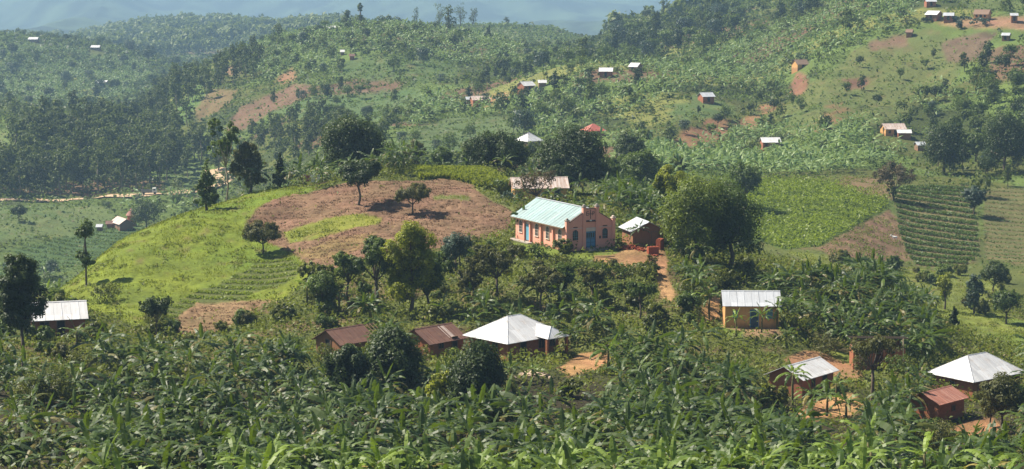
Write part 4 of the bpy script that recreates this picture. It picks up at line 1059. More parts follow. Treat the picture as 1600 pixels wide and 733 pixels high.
# ------------------------------------------------------------------ woods and scattered trees of the hills
def proto(name, kind, H, W, mat, n, leaf, seed, bark=M_BARK):
    r_ = np.random.RandomState(seed); lobes, fork = lobes_for(kind, H, W, r_)
    return (trunk_mesh(r_, 'trunk', H * .018, (0, 0, H), lobes if kind != 'euc' else lobes[-1:], bark, fork if kind != 'euc' else .6), crown_mesh(r_, 'crown', lobes, n, leaf, LM[mat], fill=.2))
EUC = [proto('euc', 'euc', 14, 6.4 + .5*k, 'euc', 1100, .72, 300 + k, M_PALEBARK) for k in range(5)]
HIL = [proto('h', ('round', 'dome', 'tall', 'round', 'tall', 'dome')[k], 9, (8, 9, 6, 8, 5.5, 9)[k], ('dark', 'green', 'euc', 'green', 'dark', 'blue')[k], 620, .72, 320 + k) for k in range(6)]
_first = {}
def put(kind, k, x, y, z, s, label, cat, group):
    lst = EUC if kind == 'eucalyptus_tree' else HIL
    if (kind, k) not in _first:
        o = empty(kind, (x, y, z), rng.rand() * 6.28); o.scale = (s, s, s)
        link('trunk', lst[k][0], o); link('crown', lst[k][1], o); _first[(kind, k)] = o
    else: o = dup(_first[(kind, k)], (x, y, z), rng.rand() * 6.28, s)
    tag(o, label, cat, group)
def wood(kind, poly, y0, y1, n, s0, s1, label, group, cat='tree', mind=3.0):
    """n trees standing at least mind metres apart on the ground seen inside poly"""
    xs_ = [p[0] for p in poly]; got = []
    for _ in range(n * 60):
        if len(got) >= n: break
        px = rng.uniform(min(xs_), max(xs_)); yy = math.sqrt(rng.uniform(y0*y0, y1*y1)); xx = (px - 800) / FPX * yy
        zz = float(height(xx, yy)); p = proj(xx, yy, zz)
        if not inpoly(np.array([p[0]]), np.array([p[1]]), poly)[0]: continue
        if near_far(np.array([xx]), np.array([yy]))[0]: continue
        if any((xx-a)**2 + (yy-b)**2 < mind*mind for a, b in got): continue
        got.append((xx, yy))
        put(kind, rng.randint(len(EUC if kind == 'eucalyptus_tree' else HIL)), xx, yy, zz, rng.uniform(s0, s1), label, cat, group)
    return len(got)
nc1 = wood('eucalyptus_tree', [(18,222),(60,208),(180,205),(330,238),(345,270),(250,288),(200,302),(60,310),(-40,314),(-40,280),(30,265)], 690, 900, 175, .8, 1.25, 'tall slender tree in the dense wood above the valley road', 'trees of the wood above the valley road', mind=4.2)
nc2 = wood('eucalyptus_tree', [(175,170),(330,122),(415,88),(420,110),(350,150),(290,210),(250,240),(190,215)], 760, 1160, 85, .7, 1.05, 'dark slender tree in the wood climbing the left flank of the centre hill', 'trees on the left flank of the centre hill', mind=4.5)
nc3 = wood('eucalyptus_tree', [(395,195),(480,188),(560,205),(560,240),(470,250),(390,235)], 560, 820, 38, .45, .75, 'young slender tree in the grove at the foot of the centre hill', 'young trees at the foot of the centre hill', mind=3.5)
H_ = 'hill_tree'
nc4 = 0
for poly, y0, y1, n, s0, s1, lab, grp in [
 ([(880,100),(960,62),(1040,42),(1110,30),(1180,40),(1100,85),(980,104),(900,112)], 850, 1300, 62, .8, 1.5, 'dark tree in the wood along the right ridge', 'trees of the right ridge wood'),
 ([(1060,30),(1180,0),(1320,-10),(1400,0),(1290,30),(1200,45)], 800, 1300, 34, .7, 1.2, 'tree on the upper slope of the right hill', 'trees of the upper right hill'),
 ([(760,120),(850,92),(990,100),(1010,130),(1000,200),(900,235),(780,240),(720,215)], 500, 1000, 46, .55, 1.0, 'dark tree in the hollow between centre hill and right hill', 'trees in the hollow between the hills'),
 ([(400,60),(560,48),(760,62),(850,100),(840,140),(640,120),(440,120)], 750, 1120, 40, .5, .95, 'tree among the bananas near the top of the centre hill', 'trees near the top of the centre hill'),
 ([(560,130),(800,130),(720,240),(600,240),(480,200),(400,170)], 540, 900, 36, .4, .8, 'tree or tall bush on the plots of the centre hill', 'trees on the plots of the centre hill'),
 ([(1200,120),(1280,80),(1480,60),(1580,100),(1600,180),(1440,200),(1230,220),(1040,230),(1000,170)], 480, 900, 24, .28, .6, 'tree or tall bush on the open slope of the right hill', 'trees on the open slope of the right hill'),
 ([(1440,190),(1500,100),(1660,80),(1660,240),(1600,300),(1430,270)], 440, 760, 46, .5, .95, 'dark tree at the right edge above the dry plot', 'trees at the right edge'),
 ([(-40,70),(100,62),(230,84),(300,120),(250,170),(120,190),(-40,170)], 900, 1900, 60, .8, 1.5, 'hazy tree on the banana hill at left', 'trees of the left banana hill'),
 ([(-40,215),(60,200),(120,260),(40,300),(-40,300)], 640, 860, 16, .4, .7, 'small tree in the clearing below the wood', 'small trees of the clearing'),
 ([(100,330),(330,308),(350,320),(300,345),(200,330)], 520, 720, 14, .3, .6, 'small tree between the road and the brick farm', 'small trees below the road'),
 ([(-40,380),(80,400),(90,450),(-40,460)], 290, 560, 14, .35, .6, 'small tree at the left edge below the valley field', 'small trees at the left edge')]:
    nc4 += wood(H_, poly, y0, y1, n, s0, s1, lab, grp, mind=3.6)
print('woods', nc1, nc2, nc3, nc4)
# countless smaller trees and tall bushes of the hills, one mass
fr = np.random.RandomState(18); small = []
for k in range(5):
    V, Q, T = crown_arrays(fr, lobes_for(('round', 'dome', 'tall', 'round', 'dome')[k], 6, 5.5, fr)[0], 150, .95, fill=.2); small.append((V, Q, T))
x, y = grid_points(-300, 1900, 440, 1850, 9, fr); z = height(x, y); px, py = proj(x, y, z); zz_ = zone_index(x, y, z, False)
cl = fbm(x / 55, y / 55, 3) + .3 * (fbm(x / 14, y / 14, 2) - .5)
k = (zz_ < 0) & ((y < 1160) | (px < 330)) & (fr.rand(len(x)) < np.where(cl > .54, .6, .035)) & ~((px < 420) & (py > 318)) & ~near_far(x, y)
V1, Q1, T1 = merge_at(small, x[k], y[k], z[k], .35 + .8 * fr.rand(k.sum()), fr.rand(k.sum()) * 6.28, fr)
print('hill bushes', k.sum())
tag(link('hillside_trees', np_mesh('hillside_trees', V1, Q1, LM['euc'], T1)), 'countless small trees and tall bushes over the far hillsides', 'trees', kind='stuff')
# the far forested ridge is one mass
fr = np.random.RandomState(8)
lows = []
for k in range(4):
    V, Q, T = crown_arrays(fr, [((0, 0, 5), (4.5, 4.5, 5)), ((2, 1, 7), (3, 3, 3.5)), ((-2, -1, 6), (3, 3, 4))], 110, 2.4, fill=.2); lows.append((V, Q, T))
x, y = grid_points(-300, 560, 2000, 3000, 15, fr); z = height(x, y); px, py = proj(x, y, z)
k = fr.rand(len(x)) < .85
x2, y2 = grid_points(940, 1700, 1100, 1500, 14, fr); z2 = height(x2, y2); k2 = fr.rand(len(x2)) < .3
X = np.concatenate([x[k], x2[k2]]); Yy = np.concatenate([y[k], y2[k2]]); Zz = np.concatenate([z[k], z2[k2]])
V1, Q1, T1 = merge_at(lows, X, Yy, Zz, (.7 + 1.0 * fr.rand(len(X)) ** 2) * np.where(Yy > 1900, 1.5, 1), fr.rand(len(X)) * 6.28, fr)
tag(link('forest', np_mesh('forest', V1, Q1, LM['euc'], T1)), 'hazy dark forest on the ridge far behind at left', 'forest', kind='stuff')
# ------------------------------------------------------------------ uncountable low growth
def scatter_quads(name, label, cat, mat, n, y0, y1, size, hmax, accept, seed, up=.6, aspect=.55, lump=3.0, lumph=0.0, blades=False):
    r_ = np.random.RandomState(seed); n = int(n * 1.265)
    yy = np.sqrt(r_.uniform(y0*y0, y1*y1, n)); px = r_.uniform(-300, 1900, n); xx = (px - 800) / FPX * yy
    zz = height(xx, yy); p = proj(xx, yy, zz); zi_ = zone_index(xx, yy, zz, True)
    k = accept(xx, yy, p[0], p[1], zi_, r_)
    xx, yy, zz = xx[k], yy[k], zz[k]; m = len(xx)
    lum = smooth(.45, .75, fbm(xx / lump, yy / lump, 2))
    sz = (size * yy if size < .01 else size) * (.6 + .8 * r_.rand(m))
    Pt = np.stack([xx, yy, zz + r_.rand(m) * (hmax + lumph * lum) + sz * .15], -1)
    Nm = unit(np.array((0, 0, 1)) * up + r_.normal(size=(m, 3)) * .6)
    if blades:
        a = r_.rand(m) * 6.28; sd = np.stack([np.cos(a), np.sin(a), 0*a], -1); ln = np.stack([r_.normal(size=m)*.35, r_.normal(size=m)*.35, np.ones(m)], -1)
        s_ = sz[:, None]; B = np.stack([xx, yy, zz - .03], -1)
        V = np.stack([B - sd*s_*.22, B + sd*s_*.22, B + ln*s_ + sd*s_*.10, B + ln*s_ - sd*s_*.10], 1).reshape(-1, 3); Q = np.arange(4*m).reshape(m, 4)
    else: V, Q = diamonds(r_, Pt, Nm, sz, aspect)
    t = np.clip(.5 * fbm(xx / 4 + 9, yy / 4, 3) * 2 * .6 + .45 * r_.rand(m), 0, 1)
    t = np.where(r_.rand(m) > .96, 1.0, t * .92)
    print(name, m)
    return tag(link(name, np_mesh(name, V, Q, mat, np.repeat(t, 4))), label, cat, kind='stuff')
COV = np.array(ZCOVER + ['wild'])       # index -1 = wild
def acc_near(x, y, px, py, zi_, r_):
    c = COV[zi_]; return ((c == 'wild') | ((c == 'bare') & (r_.rand(len(x)) < .012)) | ((c == 'short') & (r_.rand(len(x)) < .05))) & ~on_pad(x, y, -.6) & (r_.rand(len(x)) < np.where(y < 205, .36, 1))
scatter_quads('undergrowth', 'mixed green weeds and bushes between the village trees', 'undergrowth', M_UNDER, 260000, 112, 345, .42, .35, acc_near, 1, lumph=1.5)
def acc_far(x, y, px, py, zi_, r_):
    c = COV[zi_]; k = (c == 'wild') * (.25 + .75 * smooth(.38, .6, fbm(x / 18, y / 18, 3))) + (c == 'bare') * .13 + (c == 'short') * .55 * (.3 + smooth(.4, .6, fbm(x / 6, y / 6, 3))) + (c == 'sparse') * .1
    return (r_.rand(len(x)) < k) & ~near_far(x, y)
scatter_quads('hillside_scrub', 'low scrub and crops covering the far hillsides', 'scrub', M_UNDERF, 420000, 345, 1900, .0017, .3, acc_far, 2, lump=9, lumph=2.2, up=.9)
def edge_(x, y, r_):
    u, v = patch_uv(x, y); u = u - np.floor(u); v = v - np.floor(v)
    return ((u < .09) | (v < .07)) & (fbm(x / 14 + 70, y / 14, 2) > .42) & (r_.rand(len(x)) < .95)
def acc_bush(x, y, px, py, zi_, r_):
    c = COV[zi_]; return ~near_far(x, y) & ((c == 'wild') | ((c == 'short') & (r_.rand(len(x)) < .15))) & ((fbm(x / 7, y / 7, 3) + .25 * fbm(x / 45, y / 45, 2) > .76) | edge_(x, y, r_))
scatter_quads('hillside_bushes', 'dark bushes and hedges dotted over the far hillsides', 'bushes', LM['euc'], 420000, 380, 1900, .0019, .6, acc_bush, 22, lump=6, lumph=3.6, up=.7)
def acc_cov(*names):
    return lambda x, y, px, py, zi_, r_: np.isin(COV[zi_], names)
scatter_quads('grass', 'short yellow green grass on the knoll and lawns', 'grass', M_GRASS, 300000, 225, 420, .24, 0, lambda x, y, px, py, zi_, r_: np.isin(COV[zi_], ('grass',)) & (fbm(x / 2.0, y / 2.0, 2) > .47), 3, blades=True)
scatter_quads('tall_grass', 'tall bright grass behind the ploughed field', 'grass', M_GRASS, 500000, 290, 345, .75, 0, acc_cov('tall'), 4, blades=True)
scatter_quads('bean_crop', 'dense leafy crop filling the green field at right', 'crop', M_CROP, 330000, 330, 525, .55, .3, acc_cov('dense'), 5, lump=2.0, lumph=1.3, up=1.0)
def acc_rows(per, cov, wid):
    def f(x, y, px, py, zi_, r_):
        w = np.sin(2 * np.pi * (y + .25 * x + .6 * fbm(x / 9, y / 9, 2)) / per)
        return np.isin(COV[zi_], cov) & (w > wid) & (fbm(x / 1.6, y / 1.6, 2) > .22)
    return f
scatter_quads('bush_rows', 'dark green bush rows on the right hand plot', 'crop rows', M_TEA, 1500000, 330, 530, .45, .5, acc_rows(6.2, ('tea',), .25), 6, up=.8)
scatter_quads('dry_rows', 'faint olive crop rows on the dry plot at right', 'crop rows', M_TEA, 420000, 330, 545, .34, .25, acc_rows(5.0, ('rows2',), .45), 7)
scatter_quads('terrace_rows', 'small crop rows at the foot of the grass slope', 'crop rows', M_CROP, 420000, 228, 300, .3, .2, acc_rows(2.5, ('rows3',), .25), 8)
scatter_quads('valley_crop_rows', 'pale crop rows on the valley floor', 'crop rows', M_UNDERF, 200000, 480, 670, .7, .3, acc_rows(6.0, ('rows',), .1), 9)
scatter_quads('stubble_weeds', 'scattered weeds on the brown stubble plot', 'weeds', M_UNDER, 260000, 330, 525, .36, .4, lambda x, y, px, py, zi_, r_: np.isin(COV[zi_], ('sparse',)) & (fbm(x / 2.5, y / 2.5, 3) > .48), 10)
M_CLOD = plain('turned_soil', (.235, .15, .092), .95, .08, .2, 2)
scatter_quads('soil_clods', 'clods and dry stalks over the ploughed ground', 'soil clods', M_CLOD, 420000, 225, 330, .17, .02, lambda x, y, px, py, zi_, r_: np.isin(zi_, [i for i, q in enumerate(Z) if q[0] in ('ploughed', 'red_soil', 'weeds')]) & (fbm(x / 1.5, y / 1.5, 2) > .40), 11, up=1.1, aspect=.8)
scatter_quads('grass_weeds', 'darker weeds and tufts in the grass slope', 'weeds', M_UNDER, 260000, 225, 345, .3, .22, lambda x, y, px, py, zi_, r_: np.isin(COV[zi_], ('grass',)) & (fbm(x / 2.2 + 8, y / 2.2, 3) > .62), 12)
# shrubs one can count on the slope below the church
SHR = []
for k in range(5):
    r_ = np.random.RandomState(400 + k)
    SHR.append(crown_mesh(r_, 'shrub', [((0, 0, .5), (.7, .7, .5)), ((.35, .1, .45), (.5, .5, .4)), ((-.3, .2, .55), (.45, .45, .45))], 900, .17, LM[('shrub', 'green', 'olive', 'shrub', 'green')[k]], fill=.2))
cnt = 0
for poly, y0, y1, n, lab, grp in [
 (MIX, 218, 275, 60, 'leafy shrub on the overgrown slope below the church', 'shrubs below the church'),
 ([(-20,455),(110,440),(160,500),(200,560),(-20,600)], 190, 290, 22, 'shrub around the white-roofed brick house at left', 'shrubs at the left house'),
 ([(1060,400),(1200,420),(1120,460),(1060,460)], 225, 280, 14, 'shrub on the bank under the broad trees', 'shrubs under the broad trees'),
 ([(1240,395),(1420,420),(1600,440),(1600,500),(1450,490)], 285, 380, 26, 'shrub on the grass strip beyond the banana ridge', 'shrubs beyond the banana ridge'),
 ([(-20,590),(400,560),(700,600),(1200,600),(1600,640),(1620,800),(-20,800)], 128, 200, 85, 'shrub between the banana plants of the near grove', 'shrubs of the near grove'),
 ([(230,500),(420,480),(480,500),(470,530),(230,545)], 205, 250, 14, 'shrub at the foot of the terraces', 'shrubs at the terrace foot')]:
    xs_ = [p[0] for p in poly]; g = 0
    for _ in range(4000):
        if g >= n: break
        yy = rng.uniform(y0, y1); xx = (rng.uniform(min(xs_), max(xs_)) - 800) / FPX * yy; zz = float(height(xx, yy)); p = proj(xx, yy, zz)
        if not inpoly(np.array([p[0]]), np.array([p[1]]), poly)[0]: continue
        if COV[zone_index(np.array([xx]), np.array([yy]), np.array([zz]), False)[0]] not in ('wild', 'grass'): continue
        if on_pad(np.array([xx]), np.array([yy]), .5)[0]: continue
        o = link('shrub', SHR[cnt % 5]); o.location = (xx, yy, zz); s = rng.uniform(.9, 2.2); o.scale = (s, s, s * rng.uniform(.8, 1.2)); o.rotation_euler = (0, 0, rng.rand() * 6.28)
        tag(o, lab, 'shrub', grp); g += 1; cnt += 1
# ------------------------------------------------------------------ building materials
W_PINK = wall_mat('salmon_plaster', (.80, .375, .275), (.62, .29, .21), soil=(.48, .24, .15))
W_PALE = plain('pale_plaster', (.62, .50, .42), .85, .2, .1, 3)
W_BRICK = wall_mat('orange_brick', (.36, .135, .065), (.22, .085, .045), brick=(.22, .11, .07))
W_OCHRE = wall_mat('ochre_mud_wall', (.60, .33, .13), (.42, .22, .09))
W_MUD = wall_mat('brown_mud_wall', (.27, .135, .07), (.15, .08, .045))
W_RED = wall_mat('red_brown_wall', (.33, .13, .075), (.22, .09, .055))
W_GREY = wall_mat('far_grey_brown_wall', (.24, .15, .10), (.16, .10, .07))
R_TEAL = roof_mat('pale_green_roof_sheet', (.22, .33, .335), (.34, .40, .39), (.19, .24, .24), .6, .7)
R_WHITE = roof_mat('bright_zinc_sheet', (.70, .70, .70), (.56, .55, .55), (.48, .38, .30), .5, .6)
R_GREY = roof_mat('grey_zinc_sheet', (.50, .52, .55), (.40, .42, .45), (.36, .36, .36), .5, .6)
R_RUST = roof_mat('rusty_sheet', (.17, .08, .055), (.12, .06, .042), (.26, .14, .085), .75, .7)
R_RUSTW = roof_mat('rust_stained_zinc', (.58, .50, .46), (.34, .20, .13), (.40, .19, .10), .65, .8)
R_RED = roof_mat('red_painted_sheet', (.48, .13, .09), (.38, .10, .07), (.30, .10, .07), .5, .5)
R_THATCH = plain('thatch', (.22, .15, .11), 1, .05, .2, 4, .4)
DARK = plain('dark_opening', (.02, .02, .022), .7, .2)
BLUE = plain('blue_paint', (.075, .22, .36), .5, .4, .12, 3)
DBLUE = plain('dark_blue_paint', (.02, .06, .10), .5, .4)
CYAN = plain('light_blue_paint', (.15, .40, .52), .5, .4, .1, 3)
TEALP = plain('teal_window_frame', (.10, .22, .26), .6, .3)
REDP = plain('dark_red_paint', (.24, .02, .02), .5, .4)
WHITEP = plain('white_paint', (.72, .70, .66), .6, .3, .05)
WOOD = plain('weathered_wood', (.20, .13, .08), .9, .1, .2, 4)
POLE = plain('pale_pole', (.42, .34, .22), .9, .1, .15, 4)
GLASS = plain('dark_glass', (.035, .04, .045), .15, .5, .05)
CONC = plain('concrete', (.33, .29, .25), .9, .1, .12, 3)
BRK = plain('stacked_bricks', (.30, .085, .045), .9, .1, .25, 6)
BRK2 = plain('dark_stacked_bricks', (.16, .05, .03), .9, .1, .25, 6)
DARKT = plain('dark_trim', (.10, .07, .06), .8, .2)
SHADE_ROOF = plain('shadow_band_sheet', (.03, .024, .018), 1, 0)  # near-black sheet: shadow band above the unfinished wall painted into its colour

FACE = {'front': lambda u, v, o, w, d: (u, -d/2 - o, v), 'back': lambda u, v, o, w, d: (-u, d/2 + o, v),
        'left': lambda u, v, o, w, d: (-w/2 - o, -u, v), 'right': lambda u, v, o, w, d: (w/2 + o, u, v)}
def panel(mb, side, w, d, u0, u1, v0, v1, o0, o1):
    f = FACE[side]; mb.prism([f(u0, v0, o0, w, d), f(u1, v0, o0, w, d), f(u1, v1, o0, w, d), f(u0, v1, o0, w, d)], Vector(f(0, 0, o1, w, d)) - Vector(f(0, 0, o0, w, d)))
def opening(root, side, w, d, u, v, ow, oh, kind, mat, frame=None):
    if kind == 'door':
        m = MB(); panel(m, side, w, d, u-ow/2, u+ow/2, v, v+oh, .012, .05); dr = m.build('door', mat, root)
        m = MB()
        for a, b, c_, e in ((u-ow/2-.09, u-ow/2-.002, v, v+oh+.09), (u+ow/2+.002, u+ow/2+.09, v, v+oh+.09), (u-ow/2, u+ow/2, v+oh+.002, v+oh+.09)): panel(m, side, w, d, a, b, c_, e, .01, .08)
        m.build('door_frame', frame or WOOD, dr); return
    m = MB()
    for a, b, c_, e in ((u-ow/2-.07, u-ow/2-.002, v-.07, v+oh+.07), (u+ow/2+.002, u+ow/2+.07, v-.07, v+oh+.07), (u-ow/2, u+ow/2, v+oh+.002, v+oh+.07), (u-ow/2, u+ow/2, v-.07, v-.002), (u-.025, u+.025, v, v+oh)):
        panel(m, side, w, d, a, b, c_, e, .012, .085)
    fr = m.build('window', frame or WOOD, root)
    m = MB(); panel(m, side, w, d, u-ow/2, u+ow/2, v, v+oh, .01, .04); m.build('pane', mat, fr)

def roof_slab(m, p, q, r, s, t=.05):
    """sheet p-q (eave) r-s (ridge) with thickness"""
    m.prism([p, q, r, s], (0, 0, -t))
def ribs(m, e0, e1, r0, r1, step, h=.035, w=.05):
    e0, e1, r0, r1 = map(Vector, (e0, e1, r0, r1)); n = max(1, int((e1 - e0).length / step)); ax = (e1 - e0).normalized()
    for i in range(1, n):
        a = e0.lerp(e1, i / n)
        # point on the top edge straight up the slope
        up = (r0 - e0) - ax * (r0 - e0).dot(ax)
        ua, ub = (r0 - e0).dot(ax), (r1 - e0).dot(ax); x_ = (a - e0).dot(ax)
        f = 1.0
        if x_ < ua: f = x_ / max(ua, .01)
        if x_ > ub: f = min(f, ((e1 - e0).length - x_) / max((e1 - e0).length - ub, .01))
        b = a + up * max(.02, f)
        m.prism([a - ax*w/2 + Vector((0,0,.003)), a + ax*w/2 + Vector((0,0,.003)), a + ax*w/2 + Vector((0,0,h)), a - ax*w/2 + Vector((0,0,h))], b - a)

def house(name, label, pos, yaw, w, d, h, rise, roof, wm, rm, ops=(), over=.4, hip=None, cat='house', rib=0, group=None, ridge_caps=True, extra=None, kind2=None, plinth=1.2):
    o = empty(name, pos, yaw); tag(o, label, cat, group)
    m = MB()
    x0, x1, y0, y1 = -w/2, w/2, -d/2, d/2
    ov = over
    if roof == 'gable':
        m.prism([(x0, y0, -plinth), (x0, y1, -plinth), (x0, y1, h), (x0, 0, h + rise), (x0, y0, h)], (w, 0, 0))
    elif roof == 'mono':
        m.prism([(x0, y0, -plinth), (x0, y1, -plinth), (x0, y1, h + rise), (x0, y0, h)], (w, 0, 0))
    else: m.box(x0, x1, y0, y1, -plinth, h)
    m.build('wall', wm, o)
    m = MB(); sl = rise / (d/2) if roof != 'mono' else rise / d
    if roof == 'gable':
        ze = h - sl*ov + .06; zr = h + rise + .06
        A, B, C_, D = (x0-ov, y0-ov, ze), (x1+ov, y0-ov, ze), (x1+ov, 0, zr), (x0-ov, 0, zr)
        E, F_ = (x0-ov, y1+ov, ze), (x1+ov, y1+ov, ze)
        m.prism([A, B, C_, F_, E, D][:0] or [(x0-ov, y0-ov, ze), (x0-ov, 0, zr), (x0-ov, y1+ov, ze), (x0-ov, y1+ov, ze-.05), (x0-ov, 0, zr-.05), (x0-ov, y0-ov, ze-.05)], (w + 2*ov, 0, 0))
        if rib: ribs(m, A, B, D, C_, rib); ribs(m, F_, E, C_, D, rib)
        m.prism([(x0-ov-.02, -.13, zr-.03), (x0-ov-.02, 0, zr+.05), (x0-ov-.02, .13, zr-.03)], (w + 2*ov + .04, 0, 0))
    elif roof == 'mono':
        ze, zr = h - sl*ov + .06, h + rise + sl*ov + .06
        m.prism([(x0-ov, y0-ov, ze), (x0-ov, y1+ov, zr), (x0-ov, y1+ov, zr-.05), (x0-ov, y0-ov, ze-.05)], (w+2*ov, 0, 0))
        if rib: ribs(m, (x0-ov, y0-ov, ze), (x1+ov, y0-ov, ze), (x0-ov, y1+ov, zr), (x1+ov, y1+ov, zr), rib)
    else:
        hp = hip if hip is not None else d/2
        ze = h - sl*ov + .06; zr = h + rise + .06
        A, B, C_, D = (x0-ov, y0-ov, ze), (x1+ov, y0-ov, ze), (x1+ov, y1+ov, ze), (x0-ov, y1+ov, ze)
        P0, P1 = (x0+hp, 0, zr), (x1-hp, 0, zr)
        b = len(m.v); t = .05
        m.v += [A, B, C_, D, P0, P1] + [(p[0], p[1], p[2]-t) for p in (A, B, C_, D, P0, P1)]
        m.f += [tuple(b+i for i in q) for q in ((0,1,5,4),(2,3,4,5),(1,2,5),(3,0,4),(7,6,10,11),(9,8,11,10),(8,7,11),(6,9,10),(1,0,6,7),(2,1,7,8),(3,2,8,9),(0,3,9,6))]
        if rib: ribs(m, A, B, P0, P1, rib); ribs(m, C_, D, P1, P0, rib); ribs(m, D, A, P0, P0, rib); ribs(m, B, C_, P1, P1, rib)
        if ridge_caps:
            for p, q in ((A, P0), (D, P0), (B, P1), (C_, P1), (P0, P1)): m.tube([p, q], .045, 5)
    m.build('roof', rm, o)
    for op in ops: opening(o, op[0], w, d, *op[1:])
    if extra: extra(o, w, d, h)
    return o

# ------------------------------------------------------------------ the pink church
ch = empty('church', CH, CHA); tag(ch, 'salmon pink church with pale green roof, blue doors and stepped facade', 'church')
W, D = CHW, CHL; EH, RH = 3.3, 5.45       # local: x along the facade, y away from it
m = MB()
m.prism([(.12, .14, -1.5), (W-.12, .14, -1.5), (W-.12, .14, EH), (W/2, .14, RH-.08), (.12, .14, EH)], (0, D-.28, 0))
m.build('nave_wall', W_PINK, ch)
m = MB()      # facade wall with the gable parapet
m.prism([(.42, 0, -1.5), (W-.42, 0, -1.5), (W-.42, 0, EH+.42), (4.95, 0, 4.98), (4.95, 0, 5.5), (2.57, 0, 5.5), (2.57, 0, 4.98), (.42, 0, EH+.42)], (0, .26, 0))
fac = m.build('facade', W_PINK, ch)
m = MB()      # coping of the parapet slopes
for a, b in (((.42, EH+.42), (2.57, 4.98)), ((W-.42, EH+.42), (4.97, 4.98))):
    m.prism([(a[0], -.06, a[1]+.004), (b[0], -.06, b[1]+.004), (b[0], -.06, b[1]+.1), (a[0], -.06, a[1]+.1)], (0, .38, 0))
m.prism([(2.99, -.06, 5.504), (4.53, -.06, 5.504), (4.53, -.06, 5.6), (2.99, -.06, 5.6)], (0, .38, 0))
m.build('coping', DARKT, fac)
for x0, wd, hh in ((0, .44, 4.05), (2.55, .44, 5.75), (4.53, .44, 5.75), (W-.44, .44, 4.05)):
    m = MB().box(x0, x0+wd, -.17, .30, -1.5, hh); pl = m.build('pillar', W_PINK, ch)
    m = MB().box(x0-.06, x0+wd+.06, -.23, .36, hh+.002, hh+.14)
    m.tube([(x0+wd/2, .06, hh+.14), (x0+wd/2, .06, hh+.22), (x0+wd/2, .06, hh+.34), (x0+wd/2, .06, hh+.40)], [.19, .22, .17, .04], 8); m.build('pillar_cap', W_PALE if x0 > 6 else CONC, pl)
# roof: two pitched sheets behind the parapet
m = MB(); ov = .38; sl = (RH - EH) / (W/2)
m.prism([(-ov, 0, EH-sl*ov), (W/2, 0, RH+.02), (W+ov, 0, EH-sl*ov), (W+ov, 0, EH-sl*ov-.06), (W/2, 0, RH-.04), (-ov, 0, EH-sl*ov-.06)], (0, D-.27+.45, 0))
for v in m.v[:]: pass
m.v = [(x, y + .27, z + .06) for x, y, z in m.v]
yy = 1.1
while yy < D + .3:
    for s in (0, 1):
        a = Vector((-ov if not s else W+ov, yy, EH-sl*ov+.064)); b = Vector((W/2, yy, RH+.084))
        m.prism([a + Vector((0,-.02,0)), a + Vector((0,.02,0)), a + Vector((0,.02,.025)), a + Vector((0,-.02,.025))], b - a)
    yy += .86
roof = m.build('roof', R_TEAL, ch)
# the sheets run down the slope, so the roof's own x is turned along the ridge
roof.data.transform(Matrix.Rotation(-math.pi/2, 4, 'Z')); roof.rotation_euler = (0, 0, math.pi/2)
m = MB().box(W/2-.16, W/2+.16, .28, D+.5, RH+.07, RH+.12); m.build('ridge_cap', R_GREY, roof).matrix_parent_inverse = Matrix.Rotation(-math.pi/2, 4, 'Z')
m = MB().box(-.44, -.385, .3, D+.45, EH-sl*ov-.07, EH-sl*ov+.06); m.build('fascia', WOOD, ch)
# facade: door, lintel, windows, emblem
m = MB().box(3.06, 3.74, -.05, .0, .32, 2.5).box(3.76, 4.44, -.05, .0, .32, 2.5); dr = m.build('door', BLUE, ch)
m = MB()
for x in (3.12, 3.42, 3.80, 4.12): m.box(x, x+.2, -.062, -.052, 1.65, 2.3)
m.build('door_light', GLASS, dr)
m = MB().box(3.0, 3.055, -.08, 0, .32, 2.5).box(4.445, 4.5, -.08, 0, .32, 2.5).box(3.72, 3.78, -.08, -.051, .32, 2.5); m.build('door_frame', DBLUE, dr)
m = MB()
for z in (.5, 1.0, 1.5):
    for x in (3.12, 3.80): m.box(x, x+.56, -.06, -.051, z, z+.05)
m.build('door_rail', DBLUE, dr)
m = MB().box(3.0, 4.5, -.12, .0, 2.52, 3.0); m.build('lintel', W_PALE, fac)
m = MB().box(3.0, 4.52, -.14, 0, 3.78, 3.86)
for k in range(8):
    if k not in (3, 4): m.box(3.06+k*.18, 3.06+k*.18+.12, -.1, 0, 3.87, 4.0)
m.build('dark_band', DARKT, fac)
m = MB().box(3.64, 3.86, -.16, 0, 3.87, 4.03); m.build('white_stone', WHITEP, fac)
m = MB().box(3.71, 3.79, -.05, 0, 4.15, 5.4).box(3.4, 4.1, -.05, -.001, 4.78, 4.86)
m.build('cross', DARKT, fac)
m = MB()      # letters either side of the cross
for z in (4.62, 4.86, 5.1): m.box(3.12, 3.46, -.045, 0, z, z+.06)
m.box(3.08, 3.15, -.047, 0, 4.62, 5.16)
for a, b in (((4.06, 4.62), (4.06, 5.16)),): m.box(a[0], a[0]+.07, -.047, 0, a[1], b[1])
arc = [(4.13 + .26*math.sin(t), 4.99 + .16*math.cos(t)) for t in np.linspace(0, math.pi, 8)]
for (a, b), (c_, e) in zip(arc[:-1], arc[1:]): m.prism([(a, -.045, b), (c_, -.045, e), (c_-.05, -.045, (e-4.99)*.7+4.99), (a-.05, -.045, (b-4.99)*.7+4.99)], (0, .045, 0))
m.build('lettering', DARKT, fac)
m = MB().box(.5, 2.5, -.055, 0, 2.98, 3.04).box(5.05, 7.0, -.055, 0, 2.98, 3.04); m.build('string_course', W_PALE, fac)
m = MB().box(1.15, 1.75, -.06, 0, 3.08, 3.2).box(5.65, 6.3, -.06, 0, 3.08, 3.2); m.build('dark_strip', DARKT, fac)  # thin dark strip above each facade window
m = MB().box(5.1, 5.38, -.03, 0, 1.45, 1.8); m.build('notice_board', DARKT, fac)
